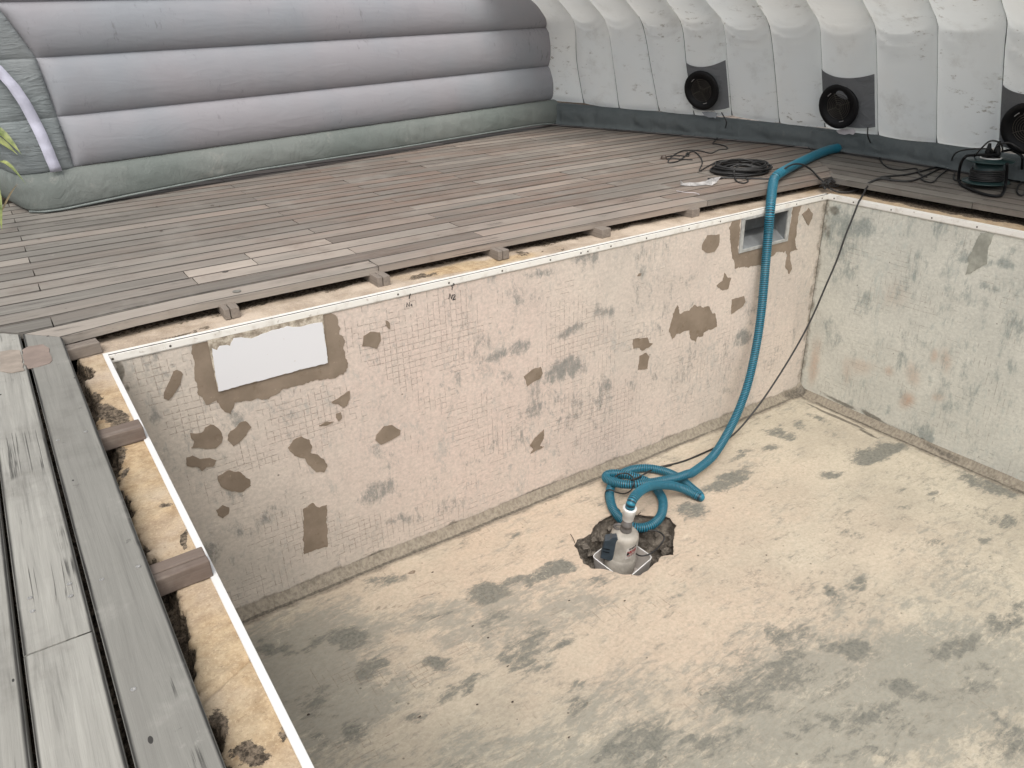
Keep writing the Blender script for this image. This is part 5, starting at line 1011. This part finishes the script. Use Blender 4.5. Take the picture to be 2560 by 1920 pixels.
cable('power_cable', [[3.7387,0.5623,0.081],[3.8408,0.5066,0.083],[3.911,0.4217,0.083],[3.9755,0.3515,0.083],[4.0267,0.2975,0.083],[4.0492,0.2591,0.11],[4.0645,0.2183,0.155],[4.1586,0.2284,0.168],[4.2698,0.2458,0.15],[4.3948,0.2665,0.1],[4.313,0.15,0.085],[4.2377,0.0408,0.07],[4.2893,0.0318,0.03],[4.308,-0.0222,0.012],[4.3685,-0.074,0.012],[4.4494,-0.0844,0.03],[4.4039,-0.1682,0.08],[4.5306,-0.1426,0.083],[4.5998,-0.1804,0.083],[4.5956,-0.1212,0.083],[4.7627,-0.1764,0.083],[4.925,-0.1783,0.083],[5.109,-0.1702,0.083],[5.1929,-0.1946,0.083],[5.2898,-0.2119,0.084]], .0058, 'black cable lying over the blue hose and the deck corner')
# tangled loops at the deck corner
g = G()
for k in range(5):
    c0 = Vector([4.3178,0.0583,0.06]); pts = [(c0.x + (.05 + .012 * k) * math.cos(a + k) + random.uniform(-.01, .01), c0.y + .035 * math.sin(a + k * 1.7) + random.uniform(-.01, .01), .052 + .02 * math.sin(a * 2 + k)) for a in np.linspace(0, 5.2, 9)]
    V, F = tubegeo(cat(pts, 6), .0042, 6); g.add(V, F)
tagit(g.obj('cable_tangle', M_black, None, True), 'small tangle of thin black cable at the corner of the pool', 'cable')
# blower cords
cable('blower_cord', [tuple(bl2[0] + Vector((-.06, -.09, -.17)))] [:0] + [[5.1025,0.3637,0.2889],[5.0694,0.3277,0.2331],[5.2762,0.4016,0.12],[5.2271,0.3239,0.09],[5.0027,0.1388,0.082],[4.8962,0.0085,0.081],[4.9095,-0.068,0.081],[5.0071,-0.0902,0.081],[4.9821,-0.1318,0.083],[4.8488,-0.229,0.083],[4.8037,-0.3035,0.083]], .0046, 'thin black cord dropping from the middle blower to the right deck')
cable('blower_cord', [[4.9428,1.5953,0.3015],[4.912,1.5067,0.2321],[5.0766,1.6905,0.12],[4.9324,1.6179,0.09],[4.7932,1.5229,0.081],[4.7998,1.4796,0.081],[4.7657,1.3663,0.081],[4.6838,1.2677,0.081],[4.5988,1.2782,0.081],[4.4508,1.2161,0.081],[4.4622,1.3291,0.082],[4.4357,1.4073,0.082],[4.3531,1.4297,0.082],[4.1334,1.3081,0.082],[3.9484,1.154,0.081],[4.0064,1.1306,0.081],[4.1111,1.1827,0.085],[4.3733,1.3452,0.086],[4.3327,1.2362,0.084],[4.1399,1.0028,0.082],[3.8933,0.7874,0.082],[4.0404,0.8538,0.084],[4.1599,0.8964,0.09]], .0046, 'thin black cord from the left blower to the cable coil')
pg = root('plug', [4.0301,1.2865,0.085], 'round brown plug at the end of a short cord on the deck', 'plug')
v_, f_ = lathe([(.012, -.02), (.021, -.012), (.024, 0), (.022, .014), (.016, .02)], 20, pg.location, (-.6, -.7, .25)); keep(mk('plug_body', v_, f_, M_brownplug, None, True), pg)
keep(mk('cord', *tubegeo(cat([[4.0997,1.331,0.083],[4.1833,1.3253,0.082],[4.2087,1.2707,0.082],[4.2412,1.241,0.082],[4.3296,1.3359,0.084],[4.2756,1.3046,0.086]], 8), .0042, 6), M_black, None, True), pg)
keep(mk('cord', *tubegeo(cat([[4.0219,1.2489,0.083],[4.0764,1.2372,0.082],[4.1076,1.1788,0.082],[4.1501,1.1106,0.082]], 8), .0042, 6), M_black, None, True), pg)
# extension cable coil
cc = Vector([4.0963,0.612,0.085]); g = G()
ra = Vector([0.106,-0.1196,0.0]); rb = Vector([-0.1928,-0.1737,0.0])
hx2 = ra.length; R0 = .225
for k in range(17):
    e = 1 + random.uniform(-.14, .08); ox, oy = random.uniform(-.02, .02), random.uniform(-.02, .02); f1 = random.uniform(.82, 1.1)
    z = .082 + .0028 * k; ph0 = random.random() * 6.28
    pts = [(cc.x + ox + R0 * .86 * e * math.cos(a), cc.y + oy + R0 * .80 * e * f1 * math.sin(a), z + .004 * math.sin(a * 2 + ph0)) for a in np.linspace(0, 2 * math.pi, 28, endpoint=False)]
    V, F = tubegeo(pts, .0048, 7, False, True); g.add(V, F)
for k in range(5):                                     # straps of cable crossing the coil
    a0 = random.uniform(0, 6.28); a1 = a0 + random.uniform(1.2, 2.2)
    pts = [(cc.x + R0 * .8 * math.cos(a0), cc.y + R0 * .7 * math.sin(a0), .10), (cc.x + R0 * .45 * math.cos((a0 + a1) / 2), cc.y + R0 * .4 * math.sin((a0 + a1) / 2), .142), (cc.x + R0 * .8 * math.cos(a1), cc.y + R0 * .72 * math.sin(a1), .12)]
    V, F = tubegeo(cat(pts, 6), .0048, 7); g.add(V, F)
V, F = tubegeo(cat([[4.0511,0.5258,0.135],[3.9856,0.5327,0.135],[3.9158,0.5003,0.12],[3.898,0.4803,0.09],[3.8116,0.3777,0.082],[3.8044,0.3171,0.082],[3.8627,0.3332,0.082],[3.9186,0.3919,0.083],[3.9165,0.4269,0.085]], 8), .0046, 7); g.add(V, F)
tagit(g.obj('cable_coil', M_black, None, True), 'flat coil of black extension cable on the deck left of the hose', 'cable coil')

# cable reel lying on its side
RC = Vector([4.8225,-0.6598,0.1]); rl_ = root('cable_reel', (RC.x, RC.y, DT), 'dark green cable reel with black tube frame on the right deck', 'cable reel')
RR = .128
v_, f_ = lathe([(RR * 1.0, 0), (RR * 1.02, .004), (RR * 1.0, .008), (RR * .5, .012)], 44, (RC.x, RC.y, DT + .028)); keep(mk('flange', v_, f_, M_reel, None, True), rl_)
v_, f_ = lathe([(RR * .5, 0), (RR * 1.0, .003), (RR * 1.02, .006), (RR * 1.0, .010), (RR * .55, .013), (RR * .5, .018), (RR * .42, .018)], 44, (RC.x, RC.y, DT + .15)); keep(mk('flange', v_, f_, M_reel, None, True), rl_)
v_, f_ = lathe([(RR * .66, 0), (RR * .64, .05), (RR * .6, .115)], 36, (RC.x, RC.y, DT + .036)); keep(mk('drum', v_, f_, M_reel, None, True), rl_)
g = G()
for k in range(7):
    pts = [(RC.x + RR * (.70 + .01 * (k % 3)) * math.cos(a), RC.y + RR * (.70 + .01 * (k % 3)) * math.sin(a), DT + .046 + .0095 * k + .003 * math.sin(a * 2 + k)) for a in np.linspace(0, 2 * math.pi, 30, endpoint=False)]
    V, F = tubegeo(pts, .005, 7, False, True); g.add(V, F)
keep(g.obj('wound_cable', M_black, None, True), rl_)
v_, f_ = lathe([(RR * .46, .0), (RR * .46, .006), (RR * .40, .007), (RR * .40, .001)], 36, (RC.x, RC.y, DT + .168)); keep(mk('white_ring', v_, f_, M_white, None, True), rl_)
v_, f_ = lathe([(RR * .38, .0), (RR * .38, .012), (RR * .3, .016)], 30, (RC.x, RC.y, DT + .168)); keep(mk('socket_hub', v_, f_, M_blackp, None, True), rl_)
FRm = [[4.8157,-0.6985,0.27],[4.6852,-0.613,0.27],[4.6372,-0.6009,0.26],[4.6987,-0.554,0.2],[4.743,-0.5393,0.11],[4.7153,-0.5797,0.088],[4.6309,-0.6916,0.086],[4.5728,-0.8097,0.086],[4.5855,-0.8685,0.088],[4.6667,-0.847,0.088],[4.7678,-0.8045,0.11],[4.737,-0.8077,0.2],[4.6873,-0.8213,0.25]]
V, F = tubegeo(cat(FRm, 8), .0085, 9); keep(mk('tube_frame', V, F, M_blackp, None, True), rl_)
FR2 = [[4.9361,-0.6605,0.27],[5.0062,-0.6743,0.27],[4.976,-0.7413,0.26],[4.9099,-0.7949,0.25],[5.0721,-0.735,0.16],[5.1229,-0.7255,0.088],[5.0838,-0.6914,0.088],[5.0717,-0.6593,0.088]]
V, F = tubegeo(cat(FR2, 8), .0075, 9); keep(mk('tube_frame', V, F, M_blackp, None, True), rl_)
for k, (dx, dy, hgt) in enumerate([(-.02, .012, .075), (.022, -.012, .085), (.0, -.03, .055)]):
    v_, f_ = lathe([(.018, 0), (.019, hgt * .35), (.014, hgt * .6), (.008, hgt)], 16, (RC.x + dx, RC.y + dy, DT + .18), (dx * 2, dy * 2, 1))
    p_ = mk('plug', v_, f_, M_blackp, None, True); tagit(p_, ['black plug in the reel hub, the left one with a low cord', 'taller black plug in the reel hub with an arched cord', 'short black plug at the near side of the reel hub'][k], 'plug')
cable('reel_cable', [[4.7859,-0.6779,0.28],[4.7274,-0.6958,0.31],[4.5841,-0.7043,0.33],[4.6754,-0.5799,0.3],[4.8255,-0.4475,0.25],[5.0523,-0.3076,0.17],[5.2207,-0.2195,0.09],[5.1018,-0.2625,0.083],[4.8717,-0.3407,0.083],[4.6933,-0.4123,0.083],[4.6719,-0.3767,0.083],[4.73,-0.3059,0.083]], .0048, 'cord arching from the reel down to the left deck edge')
cable('reel_cable', [[4.6388,-0.8036,0.33],[4.5788,-0.8164,0.37],[4.4666,-0.8392,0.4],[4.4365,-0.8207,0.4],[4.4869,-0.768,0.36],[4.6132,-0.68,0.3],[4.9794,-0.4727,0.2],[5.2575,-0.2945,0.12],[5.2723,-0.2219,0.084]], .0048, 'cord looping over the top of the reel')
cable('reel_cable', [[4.8114,-0.6768,0.28],[4.7009,-0.7384,0.33],[4.6757,-0.7802,0.36],[4.6935,-0.8121,0.36],[4.7185,-0.8392,0.34],[4.8362,-0.837,0.3],[5.3878,-0.6404,0.2]], .0048, 'cord leaving the reel towards the right blower')
cable('reel_cable', [[5.1328,-0.7437,0.083],[4.9843,-0.7804,0.083],[4.8035,-0.8591,0.083],[4.7132,-0.9222,0.083],[4.7498,-0.9244,0.083],[4.8667,-0.8754,0.083]], .0048, 'short cord end on the deck right of the reel')
cable('reel_cable', [[5.0382,-0.3493,0.083],[4.8798,-0.4368,0.083],[4.8363,-0.4855,0.083],[4.9037,-0.5013,0.083],[4.9777,-0.5004,0.083]], .0048, 'short cord loop lying at the left foot of the reel')

# torn wrapper, chalk line and litter on the deck
W1 = [[3.4755,0.545,0.108],[3.5339,0.5775,0.078],[3.54,0.517,0.09],[3.5805,0.4948,0.088],[3.6529,0.4991,0.088],[3.6725,0.4637,0.108],[3.6785,0.393,0.128],[3.4742,0.5409,0.078],[3.4827,0.5205,0.078],[3.5093,0.4802,0.078],[3.5297,0.4626,0.078],[3.5992,0.4459,0.078],[3.6227,0.4126,0.078],[3.6675,0.4193,0.088]]
scrap('torn_wrapper', W1, M_foil, 'crumpled silvery wrapper on the deck in front of the cable coil', 'litter')
ck = tube('string', cat([[3.3403,0.4416,0.0785],[3.3479,0.3742,0.0785],[3.3818,0.3252,0.0785],[3.3702,0.2757,0.0785]], 6), .002, M_paper, None, 5); tagit(ck, 'short pale string on the deck below the wrapper', 'string')
def leafbit(x, y, z, r, name, label, catg, group, mat):
    a = random.random() * 6.28; vv = []
    for k in range(7): t = a + k * 2 * math.pi / 7; rr_ = r * random.uniform(.55, 1.1); vv.append((x + rr_ * math.cos(t), y + rr_ * .6 * math.sin(t), z + random.uniform(0, r * .3)))
    vv.append((x, y, z + r * .5)); o = mk(name, vv, [(k, (k + 1) % 7, 7) for k in range(7)] + [tuple(range(6, -1, -1))], mat); tagit(o, label, catg, group)
for x, y in [[-0.0588,1.7723],[0.4593,1.6551],[0.5144,1.5117]] + [[0.9057,1.9604],[0.9373,1.9116],[0.6213,2.1597]]: leafbit(x, y, DT + .003, .012, 'leaf_crumb', 'tiny dark leaf crumb on the weathered planks of the back deck', 'leaf', 'leaf crumbs on the deck', M_leafd if False else M_brownplug)
for x, y in [[1.1133,-0.685],[1.1315,-0.7874],[0.8982,-1.079],[1.1117,-0.9791],[1.5754,-0.803],[1.7862,-0.9546],[1.1413,-0.2446],[1.1077,-1.4176],[1.0242,-1.1505],[0.6766,-1.0002]] + [[2.5934,-1.1092],[3.0902,-2.0534]] + [[0.3146,-0.7344]]: leafbit(x, y, -DP + .001, random.uniform(.006, .011), 'dirt_crumb', 'tiny dark crumb of dirt on the pool floor', 'crumb', 'dirt crumbs on the pool floor', M_brownplug)
x, y = [[1.0575,-0.1888]][0]; leafbit(x, y, -DP + .001, .024, 'dry_leaf', 'flat brown leaf on the pool floor below the long wall', 'leaf', None, M_patch)
# knot discs on the back deck
for (x, y), r, lb in zip([[0.5968,0.533],[0.5608,0.2172]], (.016, .018), ('dark oval knot cover on the pale plank', 'round washer at the front deck edge above the first mortar patch')):
    v_, f_ = lathe([(r, 0), (r, .0015), (r * .7, .002), (r * .6, .001)], 20, (x, y, DT + .0015)); o = mk('washer', v_, f_, M_steel if lb[0] == 'd' else plain('washer_grey', (.2, .19, .17), .6), None); o.parent = dk_
# rusty wire ends round the sump
for k, (pts) in enumerate([[[1.8698,-0.423,-1.3708],[1.8695,-0.4514,-1.3888],[1.8602,-0.4793,-1.4058]], [[2.3086,-0.4706,-1.4108],[2.2936,-0.4787,-1.3908],[2.2976,-0.4935,-1.3658]], [[2.2141,-0.4053,-1.3608],[2.2272,-0.4062,-1.3808],[2.2309,-0.4006,-1.4008]]]):
    tagit(tube('rebar_wire', cat(pts, 4), .002, M_brownplug, None, 5), ['rusty wire bent up left of the pit', 'rusty wire end behind the pump outlet', 'short wire end left of the white coupling'][k], 'wire')

# ================================================================== PLANT at the left edge
pln = root('strap_leaf_plant', (-.42, 2.95, -.05), 'green strap-leaved plant beside the tent corner at the left', 'plant')
def blade(p0, p1, w, sag, mat=None, lab=None):
    p0 = Vector(p0); p1 = Vector(p1); n = 14; vs_ = []; d = (p1 - p0); side = d.cross(Vector((.3, -1, .2))).normalized()
    for i in range(n + 1):
        t = i / n; c = p0.lerp(p1, t) + Vector((0, 0, sag * math.sin(math.pi * t))); ww = w * math.sin(math.pi * min(1, .18 + .82 * t)) ** .7 * (1 - t ** 6)
        vs_ += [tuple(c - side * ww), tuple(c + Vector((0, .0, -ww * .45))), tuple(c + side * ww)]
    F = []
    for i in range(n):
        for k in range(2): F.append((i * 3 + k, i * 3 + k + 1, i * 3 + k + 4, i * 3 + k + 3))
    keep(mk('leaf', vs_, F, mat or M_leaf, None, True), pln)
LV = [[[-0.1229,2.45,0.6179],[-0.0049,2.3,0.4431]], [[-0.1555,2.5,0.548],[-0.0221,2.36,0.4366]], [[-0.1444,2.5,0.3898],[-0.0267,2.3,0.2776]], [[-0.1711,2.6,0.4065],[-0.0666,2.7,0.3719]], [[-0.1757,2.6,0.3169],[-0.0861,2.7,0.3373]]]
for (a, b), w, s in zip(LV, (.020, .018, .011, .015, .015), (.03, .03, .06, .05, .08)): blade(a, b, w, s)
blade([-0.1736,2.2,0.3325], [-0.2133,2.0,0.0979], .022, .02)
blade([-0.1885,2.2,0.1658], [-0.0612,2.4,0.2814], .005, .01, M_leafd)
for k in range(26):
    a = random.uniform(-.5, 2.6); l = random.uniform(.25, .6); p0 = (-.36 + random.uniform(-.08, .05), 2.98 + random.uniform(-.05, .2), -.03)
    blade(p0, (p0[0] + math.cos(a) * l * .55, p0[1] + math.sin(a) * .2 + .05, p0[2] + l * random.uniform(.3, .95)), random.uniform(.008, .016), random.uniform(.0, .12))
